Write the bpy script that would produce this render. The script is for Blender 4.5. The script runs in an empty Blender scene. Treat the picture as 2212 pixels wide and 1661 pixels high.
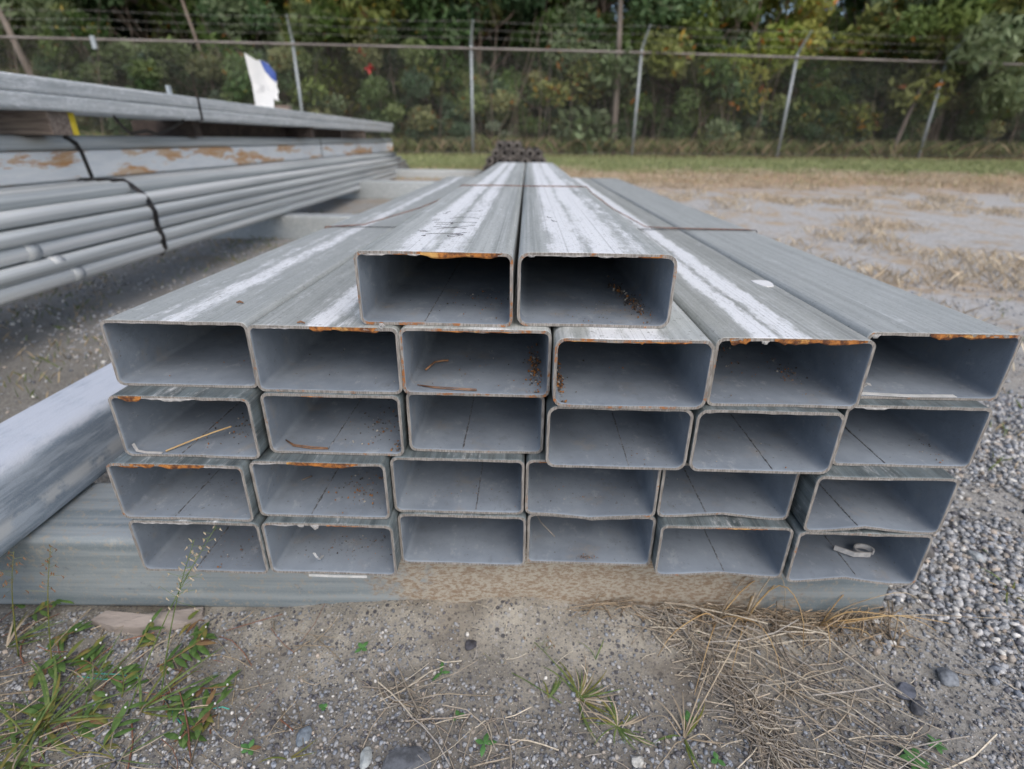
import bpy, math, random
import numpy as np
from mathutils import Vector, Matrix, Euler

random.seed(7); rng = np.random.default_rng(11)
sc = bpy.context.scene
col = sc.collection
R = math.radians

# ------------------------------------------------------------------ camera
CZ = 0.80
TH, ROLL, FPX = R(24.562), R(0.652), 1156.4
cam_d = bpy.data.cameras.new('camera'); cam = bpy.data.objects.new('camera', cam_d); col.objects.link(cam)
cam.matrix_world = Matrix.Translation((0, 0, CZ)) @ Matrix.Rotation(math.pi/2 - TH, 4, 'X') @ Matrix.Rotation(ROLL, 4, 'Z')
cam_d.sensor_width = 17.3; cam_d.lens = FPX/2212*17.3
cam_d.clip_start = 0.02; cam_d.clip_end = 500
cam_d.dof.use_dof = True; cam_d.dof.focus_distance = 0.70; cam_d.dof.aperture_fstop = 1.65
sc.camera = cam

# ------------------------------------------------------------------ world and sun
SUN_EL, SUN_AZ = R(48), R(160)          # azimuth clockwise from +Y : behind the camera
w = bpy.data.worlds.new('World'); sc.world = w; w.use_nodes = True
wn = w.node_tree.nodes; wl = w.node_tree.links
sky = wn.new('ShaderNodeTexSky'); sky.sky_type = 'NISHITA'; sky.sun_disc = False
sky.sun_elevation = SUN_EL; sky.sun_rotation = SUN_AZ
sky.air_density = 1.0; sky.dust_density = 3.0; sky.ozone_density = 1.0
bg = wn['Background']; bg.inputs['Strength'].default_value = 0.15
wl.new(sky.outputs[0], bg.inputs['Color'])
sd = bpy.data.lights.new('sun', 'SUN'); sd.energy = 1.15; sd.angle = R(80); sd.color = (1.0, 0.945, 0.80)
sun = bpy.data.objects.new('sun', sd); col.objects.link(sun)
dv = Vector((math.sin(SUN_AZ)*math.cos(SUN_EL), math.cos(SUN_AZ)*math.cos(SUN_EL), math.sin(SUN_EL)))
sun.rotation_euler = dv.to_track_quat('Z', 'Y').to_euler()
sc.view_settings.view_transform = 'Standard'; sc.view_settings.look = 'None'
sc.view_settings.exposure = 0.24; sc.view_settings.gamma = 1.0
sc.view_settings.use_curve_mapping = False

# ------------------------------------------------------------------ helpers
def ray(x, y):
    """direction from the camera through a point of the 2212 px wide picture, per metre of Y"""
    a, b = x-1106, y-830.5
    c, s = math.cos(ROLL), math.sin(ROLL)
    X = a*c+b*s; u = a*s-b*c
    wy = FPX*math.cos(TH)+u*math.sin(TH); wz = -FPX*math.sin(TH)+u*math.cos(TH)
    return X/wy, wz/wy
def on_z(x, y, z):
    rx, rz = ray(x, y); k = (z-CZ)/rz
    return Vector((rx*k, k, z))

def tag(o, label=None, cat=None, group=None, kind=None):
    if label: o['label'] = label
    if cat: o['category'] = cat
    if group: o['group'] = group
    if kind: o['kind'] = kind
    return o
def empty(name, loc=(0, 0, 0), rz=0):
    o = bpy.data.objects.new(name, None); col.objects.link(o); o.location = loc; o.rotation_euler = (0, 0, rz)
    o.empty_display_size = .05
    return o
def link(name, me, parent=None):
    o = bpy.data.objects.new(name, me); col.objects.link(o)
    if parent: o.parent = parent
    return o
def mk(name, V, F, mats, parent=None, midx=None, smooth=False):
    me = bpy.data.meshes.new(name); me.from_pydata([tuple(v) for v in V], [], F)
    for m in (mats if isinstance(mats, (list, tuple)) else [mats]): me.materials.append(m)
    if midx is not None: me.polygons.foreach_set('material_index', midx)
    if smooth: me.polygons.foreach_set('use_smooth', [True]*len(me.polygons))
    me.update()
    return link(name, me, parent)
def fastmesh(name, V, F, mats, colr=None, smooth=False, parent=None):
    """V (n,3), F (m,k) numpy"""
    V = np.asarray(V, np.float32); F = np.asarray(F, np.int32); k = F.shape[1]
    me = bpy.data.meshes.new(name)
    me.vertices.add(len(V)); me.vertices.foreach_set('co', V.ravel())
    me.loops.add(F.size); me.loops.foreach_set('vertex_index', F.ravel())
    me.polygons.add(len(F)); me.polygons.foreach_set('loop_start', np.arange(len(F), dtype=np.int32)*k)
    me.polygons.foreach_set('loop_total', np.full(len(F), k, np.int32))
    if smooth: me.polygons.foreach_set('use_smooth', np.ones(len(F), bool))
    for m in (mats if isinstance(mats, (list, tuple)) else [mats]): me.materials.append(m)
    if colr is not None:
        at = me.color_attributes.new('Col', 'FLOAT_COLOR', 'POINT')
        c = np.ones((len(V), 4), np.float32); c[:, :3] = colr
        at.data.foreach_set('color', c.ravel())
    me.update(calc_edges=True)
    return link(name, me, parent)

class MB:
    def __init__(s): s.V = []; s.F = []
    def box(s, c, d, rz=0, bev=0):
        n = len(s.V); cs, sn = math.cos(rz), math.sin(rz)
        for z in (-1, 1):
            for y in (-1, 1):
                for x in (-1, 1):
                    px, py = x*d[0]/2, y*d[1]/2
                    s.V.append((c[0]+px*cs-py*sn, c[1]+px*sn+py*cs, c[2]+z*d[2]/2))
        s.F += [tuple(n+i for i in f) for f in ((0, 2, 3, 1), (4, 5, 7, 6), (0, 1, 5, 4), (2, 6, 7, 3), (0, 4, 6, 2), (1, 3, 7, 5))]
        return s
    def tube(s, P, r, n=6, flat=None, up=None, cap=True):
        """polyline tube; r number or list; flat=(w,t) gives a strap section"""
        P = [Vector(p) for p in P]; m = len(P); rs = r if isinstance(r, (list, tuple)) else [r]*m
        b = len(s.V); prev = None
        for i, p in enumerate(P):
            t = (P[min(i+1, m-1)]-P[max(i-1, 0)])
            if t.length < 1e-9: t = Vector((0, 0, 1))
            t.normalize()
            if prev is None:
                a = Vector(up) if up else (Vector((0, 0, 1)) if abs(t.z) < .9 else Vector((1, 0, 0)))
            else: a = prev
            a = (a - t*a.dot(t))
            if a.length < 1e-6: a = t.orthogonal()
            a.normalize(); prev = a; c = t.cross(a)
            for k in range(n):
                if flat:
                    q = [(1, 1), (1, -1), (-1, -1), (-1, 1)][k]
                    s.V.append(tuple(p+c*(q[0]*flat[0]/2)+a*(q[1]*flat[1]/2)))
                else:
                    an = 2*math.pi*k/n; s.V.append(tuple(p+(a*math.cos(an)+c*math.sin(an))*rs[i]))
        for i in range(m-1):
            for k in range(n):
                k2 = (k+1) % n
                s.F.append((b+i*n+k, b+i*n+k2, b+(i+1)*n+k2, b+(i+1)*n+k))
        if cap:
            s.F.append(tuple(b+k for k in range(n))[::-1]); s.F.append(tuple(b+(m-1)*n+k for k in range(n)))
        return s
    def ribbon(s, P, ws, side=None, fold=0.0):
        """leaf blade: two strips along a midrib"""
        P = [Vector(p) for p in P]; m = len(P); b = len(s.V)
        for i, p in enumerate(P):
            t = (P[min(i+1, m-1)]-P[max(i-1, 0)]).normalized()
            a = Vector(side) if side is not None else Vector((-t.y, t.x, 0))
            a = a-t*a.dot(t)
            if a.length < 1e-6: a = t.orthogonal()
            a.normalize(); nrm = a.cross(t)
            wd = ws[i]/2
            s.V += [tuple(p-a*wd+nrm*wd*fold), tuple(p), tuple(p+a*wd+nrm*wd*fold)]
        for i in range(m-1):
            q = b+i*3
            s.F += [(q, q+1, q+4, q+3), (q+1, q+2, q+5, q+4)]
        return s
    def build(s, name, mats, parent=None, smooth=False): return mk(name, s.V, s.F, mats, parent, smooth=smooth)

# value noise on numpy arrays
_perm = rng.random((256, 256))
def vnoise(x, y, sc_=1.0, ox=0):
    x = np.asarray(x, float)*sc_+ox*17.3+1000; y = np.asarray(y, float)*sc_+ox*9.1+1000
    xi, yi = np.floor(x).astype(int), np.floor(y).astype(int); fx, fy = x-xi, y-yi
    fx = fx*fx*(3-2*fx); fy = fy*fy*(3-2*fy)
    g = lambda a, b: _perm[a % 256, b % 256]
    return (g(xi, yi)*(1-fx)+g(xi+1, yi)*fx)*(1-fy)+(g(xi, yi+1)*(1-fx)+g(xi+1, yi+1)*fx)*fy
def H(x, y):
    """ground height"""
    x = np.asarray(x, float); y = np.asarray(y, float)
    b = np.interp(y, [-5, 4, 5, 7, 9, 11, 12.5, 14, 20, 60, 200], [0, 0, .02, .11, .20, .265, .36, .47, .6, 1.0, 2.0])
    b = b + .05*np.clip((vnoise(x, y, .35)-.5), -1, 1)*np.clip((y-2)/3, 0, 1)*np.clip((9-y)/4, 0, 1)
    near = np.clip(2.5-y, 0, 1)
    m = np.exp(-((x-.05)/.36)**2)*np.exp(-np.clip(.735-y, 0, 9)**2/.006)*.040*(.6+.8*vnoise(x, y, 14, 31))*(y < .76)
    m = m+.012*np.exp(-((x-.62)/.22)**2)*np.exp(-np.clip(.735-y, 0, 9)**2/.004)*(y < .76)
    n = (vnoise(x, y, 5, 1)-.5)*.014+(vnoise(x, y, 16, 2)-.5)*.007+(vnoise(x, y, 55, 3)-.5)*.0035+(vnoise(x, y, 120, 4)-.5)*.002
    return b+m+n*(.35+.65*near)
def Hs(x, y): return float(H(x, y))

# ------------------------------------------------------------------ material helpers
class NT:
    def __init__(s, name):
        s.m = bpy.data.materials.new(name); s.m.use_nodes = True; s.t = s.m.node_tree; s.n = s.t.nodes; s.l = s.t.links
        s.b = s.n['Principled BSDF']
        s.tc = s.n.new('ShaderNodeTexCoord')
        s.sep = None
    def put(s, sock, v):
        if isinstance(v, bpy.types.NodeSocket): s.l.new(v, sock)
        else:
            if sock.type == 'RGBA' and not isinstance(v, (int, float)): v = (*v, 1) if len(v) == 3 else v
            sock.default_value = v
    def pos(s): return s.tc.outputs['Object']
    def xyz(s):
        if not s.sep:
            s.sep = s.n.new('ShaderNodeSeparateXYZ'); s.l.new(s.pos(), s.sep.inputs[0])
        return s.sep.outputs
    def noise(s, scale=5, detail=4, rough=.55, st=(1, 1, 1), off=(0, 0, 0), dist=0, obj=True):
        mp = s.n.new('ShaderNodeMapping'); s.l.new(s.pos(), mp.inputs[0])
        mp.inputs['Scale'].default_value = st; mp.inputs['Location'].default_value = off
        if obj:
            oi = s.n.new('ShaderNodeObjectInfo'); mu = s.math('MULTIPLY', oi.outputs['Random'], 37.0)
            cb = s.n.new('ShaderNodeCombineXYZ')
            for i in range(3): s.l.new(mu, cb.inputs[i])
            ad = s.n.new('ShaderNodeVectorMath'); ad.operation = 'ADD'
            s.l.new(mp.outputs[0], ad.inputs[0]); s.l.new(cb.outputs[0], ad.inputs[1]); v = ad.outputs[0]
        else: v = mp.outputs[0]
        t = s.n.new('ShaderNodeTexNoise'); s.l.new(v, t.inputs['Vector'])
        t.inputs['Scale'].default_value = scale; t.inputs['Detail'].default_value = detail
        t.inputs['Roughness'].default_value = rough; t.inputs['Distortion'].default_value = dist
        return t.outputs[0]
    def voro(s, scale, out='Distance', st=(1, 1, 1)):
        mp = s.n.new('ShaderNodeMapping'); s.l.new(s.pos(), mp.inputs[0]); mp.inputs['Scale'].default_value = st
        t = s.n.new('ShaderNodeTexVoronoi'); s.l.new(mp.outputs[0], t.inputs['Vector']); t.inputs['Scale'].default_value = scale
        return t.outputs[out]
    def math(s, op, a, b=0.0, c=None):
        t = s.n.new('ShaderNodeMath'); t.operation = op
        s.put(t.inputs[0], a); s.put(t.inputs[1], b)
        if c is not None: s.put(t.inputs[2], c)
        return t.outputs[0]
    def ss(s, v, a, b, lo=0.0, hi=1.0):
        t = s.n.new('ShaderNodeMapRange'); t.interpolation_type = 'SMOOTHSTEP'
        s.put(t.inputs[0], v); t.inputs[1].default_value = a; t.inputs[2].default_value = b
        t.inputs[3].default_value = lo; t.inputs[4].default_value = hi
        return t.outputs[0]
    def mix(s, f, a, b, mode='MIX'):
        t = s.n.new('ShaderNodeMix'); t.data_type = 'RGBA'; t.blend_type = mode
        s.put(t.inputs[0], f); s.put(t.inputs[6], a); s.put(t.inputs[7], b)
        return t.outputs[2]
    def hsv(s, c, v=1.0, h=.5, sa=1.0):
        t = s.n.new('ShaderNodeHueSaturation'); s.put(t.inputs['Color'], c); s.put(t.inputs['Value'], v)
        s.put(t.inputs['Hue'], h); s.put(t.inputs['Saturation'], sa); return t.outputs[0]
    def bump(s, h, strength=.3, dist=.002, nrm=None):
        t = s.n.new('ShaderNodeBump'); s.put(t.inputs['Height'], h); t.inputs['Strength'].default_value = strength
        t.inputs['Distance'].default_value = dist
        if nrm is not None: s.l.new(nrm, t.inputs['Normal'])
        return t.outputs[0]
    def done(s, base, rough=.6, metal=0.0, nrm=None, spec=.5):
        s.put(s.b.inputs['Base Color'], base); s.put(s.b.inputs['Roughness'], rough); s.put(s.b.inputs['Metallic'], metal)
        s.b.inputs['Specular IOR Level'].default_value = spec
        if nrm is not None: s.l.new(nrm, s.b.inputs['Normal'])
        return s.m

def galv(name, bands=(), base=(.54, .565, .555), dark=(.35, .375, .365), white=(.84, .86, .89), rough=.50, amp=1.0, metal=.10, grain=1.0, edge=True, lite=1.0):
    """weathered galvanised steel running along Y; bands = (x centre, half width, strength)"""
    t = NT(name)
    st = t.noise(1.0, 6, .6, st=(55, 1.1, 55))
    st2 = t.noise(1.0, 4, .6, st=(170, 5, 170), off=(3, 1, 2))
    fine = t.noise(700*grain, 3, .65)
    mid = t.noise(34, 5, .65, st=(1, .5, 1))
    c = t.mix(t.ss(st, .34, .66), dark, base)
    c = t.mix(t.math('MULTIPLY', t.ss(st2, .5, .72), .35*lite), c, (.56, .58, .58))
    c = t.mix(t.math('MULTIPLY', t.ss(mid, .45, .7), .30*lite), c, (.52, .54, .53))
    X = t.xyz()[0]
    wob = t.math('MULTIPLY', t.math('SUBTRACT', t.noise(1, 3, .5, st=(6, 4, 6), off=(9, 0, 0)), .5), .022)
    patch = t.noise(1, 8, .78, st=(120, 30, 120), off=(0, 5, 3))
    patch2 = t.noise(1, 5, .7, st=(30, 7, 30), off=(1, 2, 7))
    tot = None
    for cx, hw, sg in bands:
        d = t.math('ABSOLUTE', t.math('SUBTRACT', t.math('ADD', X, wob), cx))
        k = t.math('MULTIPLY', t.ss(d, hw*2.3, hw*.2), sg)
        tot = k if tot is None else t.math('MAXIMUM', tot, k)
    g = t.math('MULTIPLY', t.ss(t.math('MULTIPLY', patch, patch2), .27, .42), .5*amp)
    if tot is not None:
        pp = t.math('ADD', t.math('MULTIPLY', patch, .65), t.math('MULTIPLY', patch2, .45))
        tot = t.ss(t.math('ADD', t.math('MULTIPLY', tot, .39), pp), .68, .90)
        g = t.math('MAXIMUM', g, t.math('MULTIPLY', tot, .95))
    c = t.mix(g, c, white)
    c = t.mix(t.math('MULTIPLY', t.ss(fine, .42, .72), .24*lite), c, (.66, .68, .68))
    ln = t.noise(1, 3, .7, st=(330, .35, 330), off=(2, 8, 4)); c = t.mix(t.math('MULTIPLY', t.ss(ln, .53, .68), .38*lite), c, (.68, .70, .70)); c = t.mix(t.math('MULTIPLY', t.ss(ln, .47, .34), .30), c, (.20, .215, .205))
    gr = t.noise(1, 6, .75, st=(260, 90, 260), off=(5, 5, 5))
    c = t.mix(t.math('MULTIPLY', t.ss(gr, .46, .34), .32), c, (.20, .22, .215))
    c = t.mix(t.math('MULTIPLY', t.ss(gr, .58, .70), .30*lite), c, white)
    sp = t.noise(170, 2, .5)
    c = t.mix(t.math('MULTIPLY', t.ss(sp, .64, .72), .6), c, (.14, .14, .13))
    rg = t.math('ADD', t.math('MULTIPLY', g, .25), rough)
    b = t.bump(fine, .35, .0006)
    b = t.bump(t.math('ADD', t.math('MULTIPLY', st, 1.0), g), .35, .0012, b)
    return t.done(c, rg, metal, b)

def simple(name, c1, c2, scale=20, rough=.7, metal=0, bump=.3, bd=.002, st=(1, 1, 1), detail=5, lo=.35, hi=.65, spec=.5):
    t = NT(name); n = t.noise(scale, detail, .6, st=st)
    return t.done(t.mix(t.ss(n, lo, hi), c1, c2), rough, metal, t.bump(n, bump, bd) if bump else None, spec)

M = {}
M['inner'] = None
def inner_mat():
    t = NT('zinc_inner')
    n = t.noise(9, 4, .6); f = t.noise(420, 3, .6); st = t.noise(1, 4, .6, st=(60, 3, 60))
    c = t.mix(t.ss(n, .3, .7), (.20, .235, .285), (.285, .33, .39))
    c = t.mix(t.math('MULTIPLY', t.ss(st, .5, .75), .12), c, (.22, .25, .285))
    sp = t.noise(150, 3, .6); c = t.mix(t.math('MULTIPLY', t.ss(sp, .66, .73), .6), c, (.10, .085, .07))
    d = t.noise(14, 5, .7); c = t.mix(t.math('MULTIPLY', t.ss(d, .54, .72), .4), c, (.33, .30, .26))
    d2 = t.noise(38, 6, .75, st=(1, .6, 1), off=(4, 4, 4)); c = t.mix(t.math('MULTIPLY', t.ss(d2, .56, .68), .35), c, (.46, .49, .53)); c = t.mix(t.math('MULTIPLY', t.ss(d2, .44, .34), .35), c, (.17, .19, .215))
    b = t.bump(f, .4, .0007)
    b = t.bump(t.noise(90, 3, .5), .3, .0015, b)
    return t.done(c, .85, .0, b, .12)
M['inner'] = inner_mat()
def edge_mat(name, amt):
    t = NT(name); n = t.noise(90, 5, .7); n2 = t.noise(22, 3, .6); s_ = t.noise(1, 2, .5, st=(700, 60, 60))
    c = t.mix(t.ss(s_, .4, .6), (.20, .185, .175), (.33, .315, .30))
    k = t.ss(t.math('ADD', n, t.math('MULTIPLY', n2, .6)), .98-amt, 1.10-amt)
    rc = t.mix(t.ss(n, .45, .6), (.11, .05, .03), (.34, .14, .05))
    return t.done(t.mix(k, c, rc), .7, .1, t.bump(n, .5, .001))
M['edge_lo'] = edge_mat('cut_edge_clean', -.10); M['edge_mid'] = edge_mat('cut_edge_speckled', .07); M['edge_hi'] = edge_mat('cut_edge_rusty', .17)
def rust_mat():
    t = NT('orange_rust'); n = t.noise(95, 6, .7, st=(1, 1, 1)); n2 = t.noise(40, 4, .6)
    c = t.mix(t.ss(n, .38, .62), (.10, .038, .02), (.48, .19, .045))
    c = t.mix(t.ss(n2, .55, .66), c, (.62, .36, .12))
    return t.done(c, .8, 0, t.bump(n, .6, .0015))
M['rust'] = rust_mat()
M['zincdrip'] = simple('zinc_drip', (.42, .42, .43), (.58, .57, .56), 120, .5, .2)
M['seam'] = simple('weld_bead', (.10, .105, .115), (.30, .315, .345), 160, .7, .1, .6, .002, lo=.45, hi=.62)
M['marker'] = simple('marker_ink', (.05, .045, .05), (.12, .11, .12), 300, .6, 0, 0)
M['strapblack'] = simple('black_steel_band', (.015, .015, .017), (.045, .04, .038), 40, .5, .3)
M['rustwire'] = simple('rusty_wire', (.11, .045, .03), (.26, .12, .07), 60, .8)
M['wood'] = simple('weathered_timber', (.13, .10, .085), (.27, .22, .185), 6, .9, 0, .5, .003, st=(1, 14, 14))
M['yellow'] = simple('yellow_paint', (.55, .42, .02), (.70, .55, .05), 20, .7)
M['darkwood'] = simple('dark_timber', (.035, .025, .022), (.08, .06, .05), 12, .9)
M['card'] = simple('white_card', (.72, .73, .74), (.82, .82, .82), 5, .8, 0, 0)
M['bluecard'] = simple('blue_card', (.05, .09, .34), (.09, .15, .45), 5, .8, 0, 0)
M['greyink'] = simple('grey_print', (.35, .35, .37), (.45, .45, .47), 5, .8, 0, 0)
M['strip'] = simple('bright_metal_strip', (.62, .64, .65), (.78, .79, .80), 60, .4, .2, .2)
M['blackpipe'] = simple('dark_steel_pipe', (.045, .042, .04), (.15, .13, .12), 7, .55, .3, .3)
M['pipeend'] = simple('dark_pipe_end', (.06, .055, .055), (.17, .155, .145), 12, .5, .4, .3)
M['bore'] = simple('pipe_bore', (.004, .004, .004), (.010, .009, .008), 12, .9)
M['fencegalv'] = simple('fence_post_zinc', (.36, .41, .45), (.48, .53, .57), 5, .5, .3, .1, st=(4, 4, 1))
M['railbrown'] = simple('fence_rail', (.19, .17, .165), (.30, .275, .265), 2.2, .7, .2, .2)
M['wiregrey'] = simple('fence_wire', (.22, .22, .21), (.34, .33, .32), 5, .7, .2, 0)
M['straw'] = simple('dry_straw', (.28, .225, .165), (.52, .44, .33), 14, .85, 0, 0)
M['straworange'] = simple('tawny_straw', (.40, .25, .11), (.58, .42, .22), 14, .8, 0, 0)
M['thatch'] = simple('grey_thatch', (.20, .165, .135), (.40, .34, .28), 18, .9, 0, 0)
M['needle'] = simple('pine_needle_brown', (.12, .06, .035), (.30, .16, .08), 40, .7, 0, 0)
M['bark'] = simple('bark', (.10, .075, .06), (.24, .195, .165), 8, .95, 0, .8, .02, st=(1, 1, .25))
M['palebark'] = simple('pale_bark', (.15, .125, .11), (.27, .23, .205), 5, .95, 0, .8, .02, st=(1, 1, .25))
M['slab'] = simple('bark_slab', (.20, .175, .16), (.36, .315, .29), 26, .95, 0, 1.0, .008, st=(.3, 1, 1), lo=.3, hi=.6)
M['red'] = simple('red_leaf', (.62, .05, .06), (.72, .10, .10), 9, .7, 0, 0)
M['teal'] = simple('teal_twine', (.05, .34, .28), (.08, .45, .38), 30, .6, 0, 0)
M['flower'] = simple('tiny_white_flower', (.70, .70, .72), (.8, .8, .8), 30, .7, 0, 0)
def leafmat(name, tr=.25, rough=.55, attr=True, base=None, alt=None):
    t = NT(name)
    if attr:
        a = t.n.new('ShaderNodeAttribute'); a.attribute_name = 'Col'; c = a.outputs['Color']
        oi = t.n.new('ShaderNodeObjectInfo')
        c = t.hsv(c, t.math('ADD', t.math('MULTIPLY', oi.outputs['Random'], .7), .70), t.math('ADD', t.math('MULTIPLY', oi.outputs['Random'], -.03), .515))
    else:
        c = t.mix(t.ss(t.noise(60, 4, .6), .4, .6), base, alt)
    t.done(c, rough, 0, None, .35)
    tb = t.n.new('ShaderNodeBsdfTranslucent'); t.put(tb.inputs[0], c)
    mx = t.n.new('ShaderNodeMixShader'); mx.inputs[0].default_value = tr
    t.l.new(t.b.outputs[0], mx.inputs[1]); t.l.new(tb.outputs[0], mx.inputs[2]); t.l.new(mx.outputs[0], t.n['Material Output'].inputs[0])
    return t.m
M['foliage'] = leafmat('foliage', .35)
M['weedleaf'] = leafmat('weed_leaf', .2, .5, False, (.07, .14, .035), (.13, .22, .065))
M['weedyellow'] = leafmat('weed_leaf_yellowing', .2, .5, False, (.14, .18, .045), (.25, .22, .065))
M['weedred'] = leafmat('weed_leaf_red', .2, .5, False, (.22, .12, .07), (.28, .19, .09))
M['seedling'] = leafmat('seedling_leaf', .2, .5, False, (.08, .20, .06), (.13, .30, .10))
M['blade'] = leafmat('grass_blade', .2, .5, False, (.10, .17, .05), (.20, .26, .09))
def attrmat(name, rough=.85, bump=True, spec=.3):
    t = NT(name); a = t.n.new('ShaderNodeAttribute'); a.attribute_name = 'Col'
    n = t.noise(220, 4, .65)
    c = t.mix(.55, a.outputs['Color'], t.mix(t.ss(n, .35, .65), (.25, .25, .25), (.9, .9, .9)), 'SOFT_LIGHT')
    return t.done(c, rough, 0, t.bump(n, .5, .002) if bump else None, spec)
M['stone'] = attrmat('gravel_stone'); M['straws'] = attrmat('straw_mix', .85, False); M['grit'] = attrmat('rust_grit', .6)

def ground_mat():
    t = NT('yard_ground'); X, Y, _ = t.xyz()
    n1 = t.noise(3.5, 6, .62, obj=False); n2 = t.noise(14, 6, .65, obj=False); n3 = t.noise(160, 4, .7, obj=False); n4 = t.noise(480, 3, .7, obj=False)
    sand = t.mix(t.ss(n2, .35, .65), (.26, .245, .215), (.41, .385, .335))
    sand = t.mix(t.math('MULTIPLY', t.ss(n3, .50, .66), .75), sand, (.15, .15, .155))
    sand = t.mix(t.math('MULTIPLY', t.ss(n4, .5, .7), .6), sand, (.52, .48, .42))
    pv = t.voro(230); pc = t.voro(230, 'Color'); pv2 = t.voro(95); pc2 = t.voro(95, 'Color')
    def bw(c_):
        q = t.n.new('ShaderNodeSeparateColor'); t.l.new(c_, q.inputs[0]); return q.outputs
    def peb(c_, dist, colr, thr, cut):
        o3 = bw(colr); on = t.math('MULTIPLY', t.ss(dist, thr+.12, thr), t.ss(o3[0], cut, cut+.02))
        return t.mix(on, c_, t.mix(t.ss(o3[1], .1, 1.0), (.09, .09, .10), (.40, .39, .375)))
    coarse = t.ss(t.math('ADD', t.math('MULTIPLY', n1, .25), Y), .86, .60)
    sand = peb(sand, pv, pc, .33, .45)
    sand = peb(sand, pv2, pc2, .30, .72)
    sand = t.mix(t.math('MULTIPLY', coarse, .48), sand, (.13, .125, .12))
    stain = t.ss(t.noise(6, 4, .6, obj=False, off=(4, 1, 0)), .52, .68)
    sand = t.mix(t.math('MULTIPLY', stain, .5), sand, (.15, .13, .11))
    grav = peb(t.mix(t.ss(n3, .4, .6), (.24, .23, .215), (.44, .425, .40)), pv2, pc2, .35, .3)
    kx = t.ss(t.math('ADD', X, t.math('MULTIPLY', n1, .5)), .85, 1.05)
    kl = t.ss(t.math('ADD', X, t.math('MULTIPLY', n1, .5)), -.25, -.6)
    c = t.mix(kx, sand, grav); c = t.mix(t.math('MULTIPLY', kl, .7), c, peb(t.mix(t.ss(n3, .4, .6), (.09, .085, .075), (.22, .21, .19)), pv, pc, .35, .3))
    # further out: pale dusty stone with brown thatch patches
    pale = t.mix(t.ss(t.noise(26, 5, .7, obj=False), .35, .65), (.35, .345, .34), (.50, .495, .49))
    pn = t.noise(1.0, 7, .74, st=(1.9, 1.7, 1), obj=False)
    thc = t.mix(t.ss(n2, .35, .65), (.34, .27, .20), (.48, .40, .31))
    far = t.mix(t.ss(t.math('ADD', pn, t.math('MULTIPLY', Y, .006)), .515, .63), pale, thc)
    kf = t.ss(t.math('ADD', Y, t.math('MULTIPLY', n1, .8)), 2.0, 3.4)
    kf = t.math('MULTIPLY', kf, t.ss(X, -1.2, 0.4, .35, 1.0))
    c = t.mix(kf, c, far)
    wv = t.math('MULTIPLY', t.math('SUBTRACT', t.noise(.8, 4, .6, obj=False), .5), 2.2)
    yy = t.math('ADD', Y, wv)
    brown = t.mix(t.ss(n2, .3, .7), (.34, .24, .17), (.46, .35, .25))
    c = t.mix(t.ss(yy, 7.6, 9.4), c, brown)
    green = t.mix(t.ss(t.noise(3, 5, .6, st=(1, 2.5, 1), obj=False), .35, .65), (.19, .22, .10), (.29, .31, .16))
    c = t.mix(t.ss(yy, 10.3, 11.3), c, green)
    c = t.mix(t.ss(Y, 13.3, 14.0), c, t.mix(t.ss(n2, .4, .6), (.10, .07, .05), (.20, .135, .09)))
    b = t.bump(n3, .6, .004); b = t.bump(n4, .5, .0015, b)
    return t.done(c, .95, 0, b, .2)
M['ground'] = ground_mat()

# ------------------------------------------------------------------ ground sheet
def axis(segs):
    out = []
    for a, b, d in segs: out += list(np.arange(a, b, d))
    return np.array(out+[segs[-1][1]])
xs = axis([(-120, -20, 10), (-20, -6, .6), (-6, -1.4, .12), (-1.4, 1.8, .0085), (1.8, 6, .09), (6, 20, .5), (20, 120, 10)])
ys = axis([(-30, -2, 4), (-2, .3, .2), (.3, 1.35, .0085), (1.35, 3, .05), (3, 15, .12), (15, 30, .8), (30, 160, 10)])
GX, GY = np.meshgrid(xs, ys); GZ = H(GX, GY)
nx, ny = len(xs), len(ys)
idx = np.arange(nx*ny).reshape(ny, nx)
Fq = np.stack([idx[:-1, :-1].ravel(), idx[:-1, 1:].ravel(), idx[1:, 1:].ravel(), idx[1:, :-1].ravel()], 1)
g = fastmesh('ground', np.stack([GX.ravel(), GY.ravel(), GZ.ravel()], 1), Fq, M['ground'], smooth=True)
tag(g, 'sandy gravel yard with a green verge before the fence', kind='structure')

# ------------------------------------------------------------------ rectangular tube stack
ZT, RH = CZ-.1331, .1007
DIR = (-.0055, 0, -.0221)
LEN = 3.62
def rrect(wd, ht, r, dents, nseg=4, nm=16):
    """closed profile, top at z=0; list of (x,z)"""
    P = []
    def arc(cx, cz, a0):
        for k in range(nseg+1):
            a = a0+math.pi/2*k/nseg; P.append((cx+r*math.cos(a), cz+r*math.sin(a)))
    hw = wd/2
    arc(hw-r, -r, 0)
    for k in range(1, nm): P.append((hw-r-(wd-2*r)*k/nm, 0))
    arc(-hw+r, -r, math.pi/2)
    for k in range(1, 4): P.append((-hw, -r-(ht-2*r)*k/4))
    arc(-hw+r, -ht+r, math.pi)
    for k in range(1, nm): P.append((-hw+r+(wd-2*r)*k/nm, -ht))
    arc(hw-r, -ht+r, 1.5*math.pi)
    for k in range(1, 4): P.append((hw, -ht+r+(ht-2*r)*k/4))
    return P
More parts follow.
